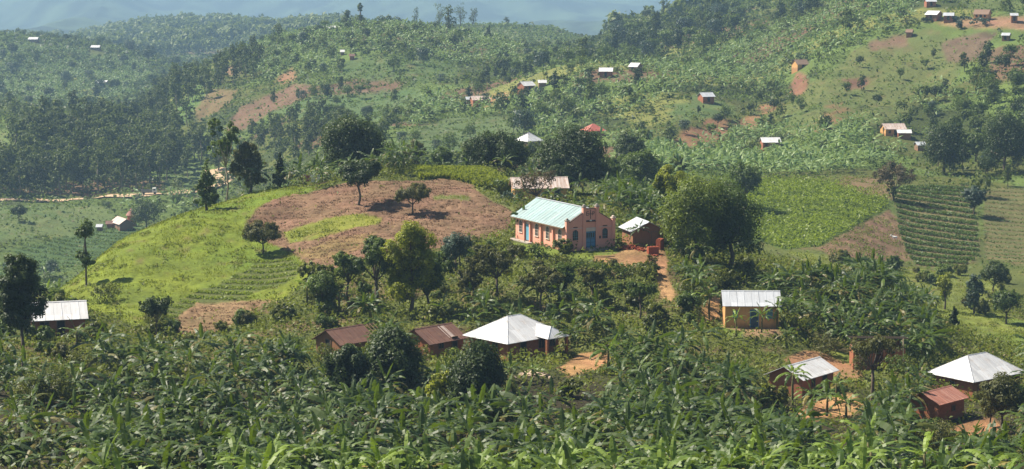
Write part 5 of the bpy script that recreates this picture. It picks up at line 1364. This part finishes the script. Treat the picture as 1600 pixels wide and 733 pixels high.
def arch_window(cx, z0, w, h, side, parent):
    """arched window; side 'f' = facade (plane y=0), 's' = side wall (plane x=.12), centre cx along the wall"""
    tr = (lambda u, o, z: (u, -o, z)) if side == 'f' else (lambda u, o, z: (.12 - o, u, z))
    r = w/2; zs = z0 + h - r
    out_ = [(cx - r, z0), (cx + r, z0)] + [(cx + r*math.cos(t), zs + r*math.sin(t)) for t in np.linspace(0, math.pi, 9)]
    R2 = r + .09
    mo = MB()
    o2 = [(cx - R2, z0 - .002), (cx - R2, zs)] + [(cx + R2*math.cos(t), zs + R2*math.sin(t)) for t in np.linspace(math.pi, 0, 9)] + [(cx + R2, z0 - .002)]
    i2 = [(cx - r, z0 - .002), (cx - r, zs)] + [(cx + r*math.cos(t), zs + r*math.sin(t)) for t in np.linspace(math.pi, 0, 9)] + [(cx + r, z0 - .002)]
    d3 = Vector(tr(0, .07, 0)) - Vector(tr(0, 0, 0))
    for a in range(len(o2) - 1): mo.prism([tr(o2[a][0], 0, o2[a][1]), tr(o2[a+1][0], 0, o2[a+1][1]), tr(i2[a+1][0], 0, i2[a+1][1]), tr(i2[a][0], 0, i2[a][1])], d3)
    mo.prism([tr(cx - R2 - .05, 0, z0 - .1), tr(cx + R2 + .05, 0, z0 - .1), tr(cx + R2 + .05, 0, z0 - .004), tr(cx - R2 - .05, 0, z0 - .004)], Vector(tr(0, .12, 0)) - Vector(tr(0, 0, 0)))
    wi = mo.build('window', W_PALE if side == 's' else W_PINK, parent)
    mp = MB(); mp.prism([tr(a, 0.001, b) for a, b in out_], Vector(tr(0, .02, 0)) - Vector(tr(0, 0, 0))); mp.build('pane', GLASS, wi)
    mg = MB()
    for u in (cx - r/3 - .02, cx + r/3 - .02):
        mg.prism([tr(u, .022, z0), tr(u + .045, .022, z0), tr(u + .045, .022, zs + r*.93), tr(u, .022, zs + r*.93)], Vector(tr(0, .02, 0)) - Vector(tr(0, 0, 0)))
    for z in (z0 + h*.25, z0 + h*.5, zs - .02):
        mg.prism([tr(cx - r, .023, z), tr(cx + r, .023, z), tr(cx + r, .023, z + .045), tr(cx - r, .023, z + .045)], Vector(tr(0, .022, 0)) - Vector(tr(0, 0, 0)))
    mg.build('glazing_bars', TEALP if side == 'f' else CONC, wi)
arch_window(1.43, 1.42, .86, 1.4, 'f', ch); arch_window(5.97, 1.42, .86, 1.4, 'f', ch)
for f in (.12, .358, .575, .90): arch_window(.12 + f*(D-.4), 1.15, .85, 1.65, 's', ch)
for f in (.235, .475, .69, .81):
    y = .12 + f*(D-.4); m = MB().box(-.16, .118, y-.14, y+.14, -1.5, 3.1); m.build('pilaster', W_PINK, ch)
y = .12 + .75*(D-.4); m = MB().box(.06, .115, y-.48, y+.48, .25, 2.45); dr = m.build('door', CYAN, ch)
m = MB().box(.04, .115, y-.56, y-.484, .25, 2.53).box(.04, .115, y+.484, y+.56, .25, 2.53).box(.05, .055, y-.02, y+.02, .25, 2.45); m.build('door_frame', BLUE, dr)
m = MB().box(.05, .116, y-.5, y+.5, 2.55, 2.8); m.build('lintel', W_PALE, ch)
m = MB().box(-.9, .0, D*.62, D+.3, -1, .12); m.build('porch_slab', CONC, ch)
m = MB().box(2.9, W-.1, -1.1, -.18, -1, .16).box(2.95, 4.55, -.75, -.175, .17, .3); m.build('front_step', CONC, ch)

# ------------------------------------------------------------------ village houses
def S(k): return SITE[k]
o = house('hut', 'brown mud hut with light zinc gable roof right of the church', S('hut'), R(105), 4.6, 4.3, 2.15, 1.05, 'gable', W_MUD, R_GREY, [('left', .9, .1, .85, 1.75, 'door', plain('grey_door', (.11, .10, .10)))], over=.42, rib=.8)
o.children[0].data.materials[0] = W_MUD
house('house', 'rust-streaked roof house with ochre gable behind the church', S('rusty_house'), R(6), 8.2, 4.6, 2.4, 1.25, 'gable', W_OCHRE, R_RUSTW, [('front', 2.6, .2, .8, 1.8, 'door', DARK), ('front', 1.0, .9, .7, .8, 'window', DARK), ('left', .5, 1, .6, .7, 'window', DARK)], rib=.9)
house('house', 'long ochre house with grey sheet roof and dark blue door', S('blue_door'), R(-2), 6.3, 4.6, 2.75, 1.25, 'gable', W_OCHRE, R_GREY,
      [('front', .28, .05, .85, 2.05, 'door', DBLUE, BLUE), ('front', -1.95, 1.2, .62, .9, 'window', TEALP, W_OCHRE), ('front', 2.0, 1.2, .7, .95, 'window', TEALP, BLUE)], over=.32, rib=.85)
def porch(o, w, d, h):
    m = MB(); x0, x1 = .2, 3.6; y0 = -d/2 - 2.1; ze = h - .12
    A, B, P0, E0, F0 = (x0, y0, ze), (x1, y0, ze), ((x0+x1)/2, y0+1.3, h+.95), (x0, -d/2+.25, ze+.12), (x1, -d/2+.25, ze+.12)
    P1 = ((x0+x1)/2, -d/2+1.6, h+.95)
    m.poly([A, B, P0]); m.poly([B, F0, P1, P0]); m.poly([E0, A, P0, P1])
    m.poly([(p[0], p[1], p[2]-.06) for p in (A, P0, B)]); m.poly([A, (A[0], A[1], A[2]-.06), (B[0], B[1], B[2]-.06), B])
    for p, q in ((A, P0), (B, P0), (P0, P1)): m.tube([p, q], .04, 5)
    ribs(m, A, B, P0, P0, .9); m.build('porch_roof', R_WHITE, o)
    for x in (x0+.2, x1-.2): MB().box(x-.14, x+.14, y0+.18, y0+.46, -1, ze-.08).build('porch_post', W_BRICK, o)
house('house', 'big white hip roof house with small front porch in the village centre', S('hip'), R(43), 7.8, 6.4, 2.35, 1.9, 'hip', W_BRICK, R_WHITE,
      [('front', -1.6, .1, .85, 2, 'door', DARK), ('front', 2.9, .9, .8, 1.1, 'window', DARK), ('front', 1.2, .9, .8, 1.1, 'window', DARK), ('left', 1.2, .9, .8, 1, 'window', DARK), ('left', -1.4, .9, .8, 1, 'window', DARK)], over=.55, hip=2.9, rib=.95, extra=porch)
def skylight(o, w, d, h):
    sl = 1.2/(2.3); m = MB()
    a = Vector((.9, -.25, h+1.2-.25*sl+.075)); b = Vector((.9, -2.2, h+1.2-2.2*sl+.075)); m.prism([a, a+Vector((.55,0,0)), b+Vector((.55,0,0)), b], (0,0,.012))
    m.prism([a+Vector((-.35,0,0)), a+Vector((-.25,0,0)), b+Vector((-.25,0,0)), b+Vector((-.35,0,0))], (0,0,.012))
    m.build('pale_sheet', R_RUSTW, o)
house('house', 'rusty red roof house with one pale sheet, left of big white hip roof', S('rust_b'), R(46), 5.2, 4.6, 1.75, 1.2, 'gable', W_BRICK, R_RUST, [('front', 1.2, .1, .8, 1.8, 'door', DARK), ('front', -.9, .9, .7, .8, 'window', DARK)], rib=.8, extra=skylight)
def rafters(o, w, d, h):
    m = MB(); sl = 1.2/2.2
    for k in range(4):
        x = w/2 + .45 + .5*k
        for s in (-1, 1): m.tube([(x, s*(d/2+.4), h - sl*.4), (x, 0, h+1.2)], .05, 4)
    for y in (-2.2, -1.1, 0, 1.1, 2.2): m.tube([(w/2-.4, y, h+1.2-abs(y)*sl-.02), (w/2+2.1, y, h+1.2-abs(y)*sl-.02)], .04, 4)
    m.build('rafters', WOOD, o)
    m = MB()
    for y in (-2, 2): m.box(w/2+1.8, w/2+1.95, y-.08, y+.08, -1, h)
    m.build('post', POLE, o)
house('house', 'dark rusty roof shed with bare rafters at one end', S('rust_a'), R(44), 4.6, 4.4, 1.65, 1.2, 'gable', W_MUD, R_RUST, [('left', 0, .1, .8, 1.7, 'door', DARK)], rib=.8, extra=rafters, cat='shed')
house('house', 'white-roofed brick house at the left edge behind the tallest dark tree', S('left'), R(16), 6.2, 4.8, 2.35, 1.5, 'gable', W_BRICK, R_WHITE, [('front', -1.6, .9, 1.0, 1.0, 'window', DARK), ('front', .3, .05, .85, 1.95, 'door', DARK), ('left', 0, .9, .7, .8, 'window', DARK)], over=.4, rib=.9)
house('house', 'white gable roof house half hidden by bananas at lower right', S('low_right'), R(50), 6.2, 4.0, 2.15, .95, 'gable', W_RED, R_WHITE, [('front', 1.3, .1, .85, 1.8, 'door', DARK), ('front', -1, .9, .7, .8, 'window', DARK)], over=.45, rib=.9)
house('house', 'white hip roof brick house with red shutters at the right edge', S('right_hip'), R(38), 7.9, 5.6, 2.4, 1.75, 'hip', W_BRICK, R_WHITE,
      [('front', -.2, 1.0, .8, .9, 'window', WHITEP), ('front', 1.15, .7, .9, 1.3, 'window', REDP, REDP), ('front', -2.6, .1, .9, 2.0, 'door', REDP), ('front', 2.7, .8, .9, 1.2, 'window', DARK), ('left', 0, .9, .7, .8, 'window', DARK)], over=.5, hip=2.4, rib=.9)
house('shed', 'small rusty sheet roof shed below the right white hip roof', S('red_shed'), R(44), 4.4, 3.6, 2.0, .75, 'gable', W_BRICK, roof_mat('red_brown_sheet', (.34, .13, .085), (.48, .27, .21), (.24, .09, .06), .7, .7), [('front', .3, .9, .5, .5, 'window', DARK)], over=.35, rib=.8, cat='shed')
def frame_poles(o, w, d, h):
    for x, y in ((w/2-.3, -d/2-.25), (-w/2+.2, -d/2-.25)):
        MB().tube([(x, y, -1), (x+.05, y, 1.6), (x, y, 3.6)], .07, 6).build('post', POLE, o)
    m = MB()
    m.prism([(-w/2-.3, -d/2-.1, 3.55), (w/2+.4, -d/2-.1, 3.55), (w/2+.4, d/2+.4, 3.05), (-w/2-.3, d/2+.4, 3.05)], (0, 0, .06)); m.build('roof', SHADE_ROOF, o)
    m = MB()
    for x in np.linspace(-w/2+.2, w/2-.2, 5): m.box(x-.06, x+.06, d/2-.3, d/2-.18, 1, 3.05)
    m.build('stud', WOOD, o)
def ruin(label, pos, yaw, w, d, h):
    o = empty('unfinished_house', pos, yaw); tag(o, label, 'unfinished house')
    m = MB(); t = .2
    m.box(-w/2, -w/2+t, -d/2, d/2, -1.2, h-.1).box(w/2-t, w/2, -d/2, d/2, -1.2, h+.1).box(-w/2+t, w/2-t, d/2-t, d/2, -1.2, h+.4)
    m.box(-w/2+t, -.5, -d/2, -d/2+t, -1.2, h-.25).box(.45, w/2-t, -d/2, -d/2+t, -1.2, h)
    m.build('wall', W_BRICK, o); frame_poles(o, w, d, h)
ruin('roofed but unfinished red brick house behind olive scrub', S('ruin'), R(-3), 5.8, 3.6, 2.3)

# stacks and heap of bricks beside the hut: one thing each
def brick_stack(pos, yaw, nx_, ny_, nz_, label, name='brick_stack', jit=.0):
    rr = random.Random(int(pos[0]*10)); m = MB()
    for k in range(nz_):
        for i in range(nx_):
            for j in range(ny_):
                if k == nz_-1 and rr.random() < .35: continue
                a, b = (i-nx_/2)*.235 + rr.uniform(-.01,.01), (j-ny_/2)*.235 + rr.uniform(-.01,.01)
                m.box(a, a+.225, b, b+.225, k*.125, k*.125+.118)
    o = m.build(name, BRK, None); o.location = pos; o.rotation_euler = (0, 0, yaw); return tag(o, label, 'brick stack')
x, y, z = hit(1020, 397, 240, 290); brick_stack((x, y, z-.04), R(12), 6, 4, 8, 'red brick stack nearest the dirt path, low and wide')
x, y, z = hit(1031, 389, 240, 290); brick_stack((x, y, z-.04), R(55), 4, 3, 11, 'taller narrow red brick stack at the right corner of the brown hut')
def brick_heap(px, py, n, sx, sy, sz, label):
    rr = random.Random(px); m = MB(); x, y, z = hit(px, py, 240, 290)
    for _ in range(n):
        a, b = rr.gauss(0, sx), rr.gauss(0, sy); c_ = max(0, sz*(1 - (abs(a)/sx + abs(b)/sy)/2.6)) * rr.random()
        mm = Matrix.Translation((a, b, c_+.06)) @ Matrix.Rotation(rr.random()*6.28, 4, 'Z') @ Matrix.Rotation(rr.uniform(-.5,.5), 4, 'X')
        k0 = len(m.v); m.box(-.12, .12, -.06, .06, -.06, .06); m.v[k0:] = [tuple(mm @ Vector(v)) for v in m.v[k0:]]
    o = m.build('brick_heap', BRK, None); o.location = (x, y, z); return tag(o, label, 'brick heap')
brick_heap(985, 389, 150, .75, .45, .55, 'loose heap of red bricks before the lit side of the brown hut')
brick_heap(1003, 392, 40, .35, .25, .25, 'small scatter of red bricks between the heap and the stacks')
brick_heap(1024, 401, 22, .35, .2, .1, 'few dark bricks lying on the ground below the low stack')
# planks on the lawn, whitish rubble at the white hip roof house, washing on the crest
x, y, z = hit(945, 403, 238, 280)
for a, b, l_, lab in ((0, 0, 2.6, 'long grey plank lying on the lawn before the church'), (.9, -.9, 1.8, 'shorter plank lying on the ground beside the church lawn')):
    zz_ = float(height(x+a, y+b)); o = MB().box(-l_/2, l_/2, -.09, .09, .02, .09).build('plank', WOOD); o.location = (x+a, y+b, zz_+.05); o.rotation_euler = (0, 0, .2-a); tag(o, lab, 'plank')
def stones(px, py, n, mat, label, s=1.0, y0=170, y1=240):
    x, y, z = hit(px, py, y0, y1); rr = random.Random(px); m = MB()
    for _ in range(n):
        a, b, r_ = rr.gauss(0, 1.1*s), rr.gauss(0, .5*s), rr.uniform(.1, .26)
        mm = Matrix.Translation((a, b, r_*.4)) @ Matrix.Rotation(rr.random()*6, 4, 'Z') @ Matrix.Rotation(rr.random(), 4, 'X') @ Matrix.Diagonal((r_*1.5, r_, r_*.7, 1))
        k0 = len(m.v); m.box(-1, 1, -1, 1, -1, 1); m.v[k0:] = [tuple(mm @ Vector(v)) for v in m.v[k0:]]
    o = m.build('rubble', mat); o.location = (x, y, z); tag(o, label, 'rubble', kind='stuff')
stones(838, 588, 30, plain('pale_stone', (.5, .38, .28)), 'pale stones in the yard below the big white hip roof')
stones(1400, 690, 40, plain('dry_leaf_litter', (.36, .24, .15)), 'dry litter and stones on the ground near lower right', 1.3, 160, 210)
# the clothes drying at the bananas on the left crest
x, y, z = at(489, 318); z += .1
wl = empty('washing_line', (x, y, z), R(10)); tag(wl, 'washing line with white and reddish clothes on the left crest of the knoll', 'washing line')
for a in (-1.6, 1.6): MB().tube([(a, 0, -.4), (a, 0, 1.7)], .04, 5).build('post', POLE, wl)
MB().tube([(-1.6, 0, 1.62), (0, 0, 1.52), (1.6, 0, 1.62)], .012, 4).build('line', WHITEP, wl)
def cloth(a, w_, h_, mat, nm):
    m = MB(); n = 7
    for i in range(n):
        u0, u1 = a + w_*i/n, a + w_*(i+1)/n; d0, d1 = .05*math.sin(i*1.7), .05*math.sin((i+1)*1.7)
        m.poly([(u0, d0*.2, 1.55), (u1, d1*.2, 1.55), (u1, d1, 1.55-h_), (u0, d0, 1.55-h_)])
    o = m.build(nm, mat, wl); s = o.modifiers.new('s', 'SOLIDIFY'); s.thickness = .012
cloth(-.35, .8, 1.15, WHITEP, 'white_cloth'); cloth(.6, .45, .8, WHITEP, 'white_cloth'); cloth(-1.3, .75, 1.0, plain('faded_red_cloth', (.36, .16, .13)), 'red_cloth')

# ------------------------------------------------------------------ far houses, each on its own plot
def far_house(px, py, y0, y1, wpx, dm, hm, rise, yaw, roof, wm, rm, label, ops=1, cat='house', name='house', over=.35):
    x, y, z = hit(px, py, y0, y1); w = wpx * (.86 if py < 70 and px > 1300 else 1) * y / FPX / max(.5, abs(math.cos(R(yaw))))
    op = [('front', 0, .1, .8, 1.5, 'door', DARK)] if ops else []
    if ops > 1 or w > 5: op += [('front', w*.3, .7, .6, .7, 'window', DARK), ('front', -w*.3, .7, .6, .7, 'window', DARK)]
    return house(name, label, (x, y, z + .1), R(yaw), w, dm, hm * .8, rise, roof, wm, rm, op, over=over, cat=cat, plinth=2.0)
far_house(750, 165, 600, 900, 26, 5.0, 2.4, 1.2, 14, 'gable', W_RED, R_RUSTW, 'brown striped roof house on the ochre cutting of the centre hill')
far_house(733, 162, 600, 900, 9, 3, 2.0, .8, 10, 'gable', W_GREY, R_GREY, 'tiny grey hut left of the brown striped roof house', 0, 'hut', 'hut')
far_house(822, 142, 640, 1000, 17, 4.5, 2.4, 1.3, 35, 'gable', W_RED, R_WHITE, 'brick house with white roof half hidden on the centre hill', 1)
far_house(847, 136, 640, 1000, 11, 3, 2.0, .8, 5, 'gable', W_GREY, R_WHITE, 'small white roof right of the half hidden brick house', 0, 'hut', 'hut')
far_house(826, 229, 420, 700, 22, 6.0, 2.4, 2.2, 40, 'hip', W_GREY, R_WHITE, 'white pyramid roof house behind the wide dark tree', 0)
far_house(927, 214, 440, 760, 28, 5.5, 2.3, 1.8, 20, 'hip', W_RED, R_RED, 'only red-roofed house, above the tall dark tree')
far_house(947, 120, 640, 1000, 19, 5.0, 2.5, 1.1, -6, 'gable', W_RED, R_WHITE, 'long pale roof house in the hollow, left of the ridge tree')
far_house(993, 112, 640, 1000, 12, 4.5, 2.3, 1.2, -30, 'gable', W_GREY, R_WHITE, 'small white roof house amid bananas near the right ridge wood')
far_house(1103, 160, 500, 900, 18, 4.5, 2.4, 1.1, 18, 'gable', W_RED, R_GREY, 'small brick house with grey roof on the green ledge of the right hill')
far_house(1203, 232, 440, 760, 27, 4.5, 2.3, 1.1, 4, 'gable', W_RED, R_WHITE, 'grey white roof sunk among bananas on the right hill foot', 0)
far_house(1395, 212, 440, 760, 32, 5.0, 2.5, 1.3, 8, 'gable', W_OCHRE, R_RUSTW, 'rusty pinkish roof house in the banana grove at right')
far_house(1412, 217, 430, 700, 19, 3.5, 2.2, .7, -4, 'gable', W_RED, R_WHITE, 'white roof shed just in front of the rusty pinkish roof', 0, 'shed', 'shed')
far_house(1437, 236, 430, 700, 12, 3, 2.0, .7, 8, 'gable', W_GREY, R_GREY, 'tiny grey roof below the white roof shed at right', 0, 'hut', 'hut')
far_house(1250, 108, 480, 900, 18, 4.5, 2.3, 1.5, 20, 'gable', W_OCHRE, R_THATCH, 'brown thatched house by the dark trees on the right hill')
far_house(1453, 11, 560, 1100, 17, 4.0, 2.3, .9, 2, 'gable', W_RED, R_GREY, 'pale long roof highest on the right hilltop')
far_house(1459, 32, 560, 1100, 17, 4.8, 2.3, 1.2, -38, 'gable', W_MUD, R_WHITE, 'brown hilltop hut with bright white roof')
far_house(1482, 33, 560, 1100, 16, 4.2, 2.3, .9, -14, 'gable', W_RED, R_GREY, 'hilltop hut with dull grey roof beside the bright one', 1)
far_house(1535, 30, 560, 1100, 22, 5.0, 2.2, 1.5, -28, 'gable', W_OCHRE, R_THATCH, 'thatched hilltop house behind the long hedge')
far_house(1584, 34, 560, 1100, 11, 3.2, 2.6, .7, -8, 'gable', W_MUD, R_GREY, 'narrow hut with grey roof at right end of the hilltop')
far_house(1572, 63, 500, 1100, 11, 3.2, 2.1, .7, -25, 'gable', W_MUD, R_GREY, 'small lone hut with grey roof below the hilltop yard', 1)
far_house(1421, 58, 500, 1100, 9, 3.0, 1.8, .9, -20, 'gable', W_MUD, R_THATCH, 'small dark hut on the slope below the hilltop huts', 0, 'hut', 'hut')
far_house(162, 134, 900, 1900, 14, 5, 2.6, 1.4, -28, 'gable', W_GREY, R_WHITE, 'small white roof house alone on the left banana hill')
far_house(53, 66, 1100, 1900, 14, 5, 2.6, 1.4, -5, 'gable', W_GREY, R_WHITE, 'white roof at the far left crest', 0)
far_house(150, 79, 1100, 1900, 13, 5, 2.6, 1.4, -5, 'gable', W_GREY, R_WHITE, 'white roof right on the shoulder of the left hill', 0)
far_house(516, 49, 800, 1120, 20, 5, 2.4, 1.2, 6, 'gable', W_GREY, R_WHITE, 'bright white roof on the crest of the centre hill', 0)
far_house(535, 87, 760, 1100, 5, 3, 2.0, .8, 6, 'gable', W_GREY, R_WHITE, 'tiny white roof below the crest of the centre hill', 0, 'hut', 'hut')
far_house(550, 93, 760, 1100, 7, 3, 2.0, .8, 6, 'gable', W_RED, R_RUST, 'tiny rusty hut below the crest of the centre hill', 0, 'hut', 'hut')
# brick farm on the valley floor: a low house, a lean-to and a round-roofed tower beside it
far_house(191, 357, 480, 740, 20, 4.5, 2.3, 1.5, -60, 'gable', W_GREY, R_RUSTW, 'grey brown farmhouse on the valley floor', 0)
far_house(173, 356, 480, 740, 12, 3.5, 1.8, .7, 10, 'gable', W_RED, R_RUST, 'low red lean-to left of the valley farmhouse', 0, 'shed', 'shed')
far_house(156, 362, 480, 740, 7, 2.5, 1.8, .6, 0, 'gable', W_GREY, R_GREY, 'tiny hut left of the low red lean-to', 0, 'hut', 'hut')
x, y, z = hit(206, 354, 480, 740); t = empty('tower', (x, y, z), 0); tag(t, 'round brick tower with conical faded red roof on the valley floor', 'tower')
MB().tube([(0, 0, -1), (0, 0, 3.9)], 1.45, 14).build('wall', W_RED, t)
m = MB(); k_ = 14
ring = [(1.95*math.cos(a), 1.95*math.sin(a), 3.75) for a in np.linspace(0, 2*math.pi, k_, endpoint=False)]
for i in range(k_): m.poly([ring[i], ring[(i+1) % k_], (0, 0, 6.2)])
m.poly(ring[::-1]); m.build('roof', plain('faded_red_thatch', (.33, .17, .14), .95, .1, .15, 2), t)
m = MB().box(-.4, .4, -1.49, -1.40, 0, 1.9); m.build('door', DARK, t)

# lorry on the valley road
k = int(np.argmin(np.abs(800 + FPX*ROADV[:, 0]/ROADV[:, 1] - 231))); x, y, z = ROADV[k]
z = float(height(x, y)) + .45
lo = empty('lorry', (x, y, z), R(4)); tag(lo, 'small pale lorry driving along the valley dirt road', 'lorry')
m = MB().prism([(1.1, -1, .5), (2.7, -1, .5), (2.7, -1, 1.3), (2.3, -1, 2.2), (1.1, -1, 2.2)], (0, 2, 0)); m.build('cab', WHITEP, lo)
m = MB().box(1.5, 2.2, -1.01, -1.002, 1.35, 2.0); m.build('window', GLASS, lo)
m = MB().box(-2.9, 1.05, -1.05, 1.05, .55, .75).box(-2.9, 1.0, -1.05, -.98, .751, 1.6).box(-2.9, 1.0, .98, 1.05, .751, 1.6).box(-2.9, -2.83, -.979, .979, .751, 1.6); m.build('load_bed', plain('grey_bed', (.2, .2, .19)), lo)
for a in (-2, 2):
    for b in (-.95, .95): MB().tube([(a, b-.14, .42), (a, b+.14, .42)], .42, 12).build('wheel', DARK, lo)
# a pale goat on the stubble plot
x, y, z = hit(1398, 376, 330, 520); g = MB()
g.tube([(-.5, 0, .62), (-.35, 0, .68), (0, 0, .66), (.35, 0, .7), (.52, 0, .78), (.68, 0, .98), (.74, 0, 1.05), (.98, 0, .94)], [.10, .19, .21, .20, .15, .09, .10, .05], 8)
for a in (-.36, .34):
    for b in (-.1, .1): g.tube([(a, b, .6), (a+.03*(1 if a < 0 else -1), b, .3), (a, b, 0)], [.08, .045, .035], 6)
for b in (-1, 1): g.tube([(.72, b*.05, 1.1), (.66, b*.08, 1.25)], [.025, .01], 5); g.tube([(.73, b*.07, 1.05), (.66, b*.18, 1.0)], [.03, .01], 5)
g.tube([(-.55, 0, .68), (-.68, 0, .74)], [.04, .02], 5)
o = g.build('goat', WHITEP, None, True); o.location = (x, y, z); o.rotation_euler = (0, 0, 2.9); tag(o, 'pale goat standing on the brown stubble plot', 'goat')

# ------------------------------------------------------------------ light, air, camera
w = bpy.data.worlds.new('World'); SC.world = w; w.use_nodes = True; nt = w.node_tree
bg = nt.nodes['Background']; sky = nt.nodes.new('ShaderNodeTexSky'); sky.sky_type = 'NISHITA'; sky.sun_disc = False
SUN_EL, SUN_AZ = R(50), R(21)          # height of the sun; it stands left of the view and this far behind the scene
sd = Vector((-math.cos(SUN_AZ)*math.cos(SUN_EL), math.sin(SUN_AZ)*math.cos(SUN_EL), math.sin(SUN_EL)))
sky.sun_elevation = SUN_EL; sky.sun_rotation = math.atan2(sd.x, sd.y)
sky.air_density = 1.0; sky.dust_density = 1.2; sky.ozone_density = 1.0
nt.links.new(sky.outputs[0], bg.inputs[0]); bg.inputs[1].default_value = .05
sun = bpy.data.lights.new('sun', 'SUN'); sun.energy = 5.0; sun.angle = R(.53); sun.color = (1, .92, .78)
so = bpy.data.objects.new('sun', sun); COL.objects.link(so); so.rotation_euler = sd.to_track_quat('Z', 'Y').to_euler()

HAZE = 1.7e-4
hm = bpy.data.materials.new('haze_air'); hm.use_nodes = True; hn = hm.node_tree; hn.nodes.clear()
ho = hn.nodes.new('ShaderNodeOutputMaterial'); pv = hn.nodes.new('ShaderNodeVolumePrincipled')
pv.inputs['Color'].default_value = (.37, .57, .82, 1); pv.inputs['Density'].default_value = HAZE; pv.inputs['Anisotropy'].default_value = .1
hn.links.new(pv.outputs[0], ho.inputs['Volume'])
zlo = float(GZ.min()) - 1.5; zhi = max(float(GZ.max()), CAMZ) + 45
hz = MB().box(-6800, 6800, -300, 11400, zlo, zhi).build('haze', hm)
tag(hz, 'thin blue haze filling the valleys', 'haze', kind='stuff')

cam = bpy.data.cameras.new('camera'); cam.lens = 70; cam.sensor_width = 36; cam.clip_start = .5; cam.clip_end = 30000
co = bpy.data.objects.new('camera', cam); COL.objects.link(co); co.location = (0, 0, CAMZ); co.rotation_euler = (math.pi/2 - TH, 0, 0)
SC.camera = co
SC.render.engine = 'CYCLES'
cy = SC.cycles
cy.max_bounces = 5; cy.diffuse_bounces = 2; cy.glossy_bounces = 2; cy.transmission_bounces = 3; cy.transparent_max_bounces = 6; cy.volume_bounces = 1
cy.use_denoising = True
cy.sample_clamp_indirect = 6
vs = SC.view_settings; vs.view_transform = 'Standard'; vs.look = 'None'; vs.gamma = 1; vs.exposure = 1.1
for o_ in SC.objects:
    if o_.type == 'MESH' and o_.parent is None and 'label' not in o_.keys(): print('NO LABEL', o_.name)
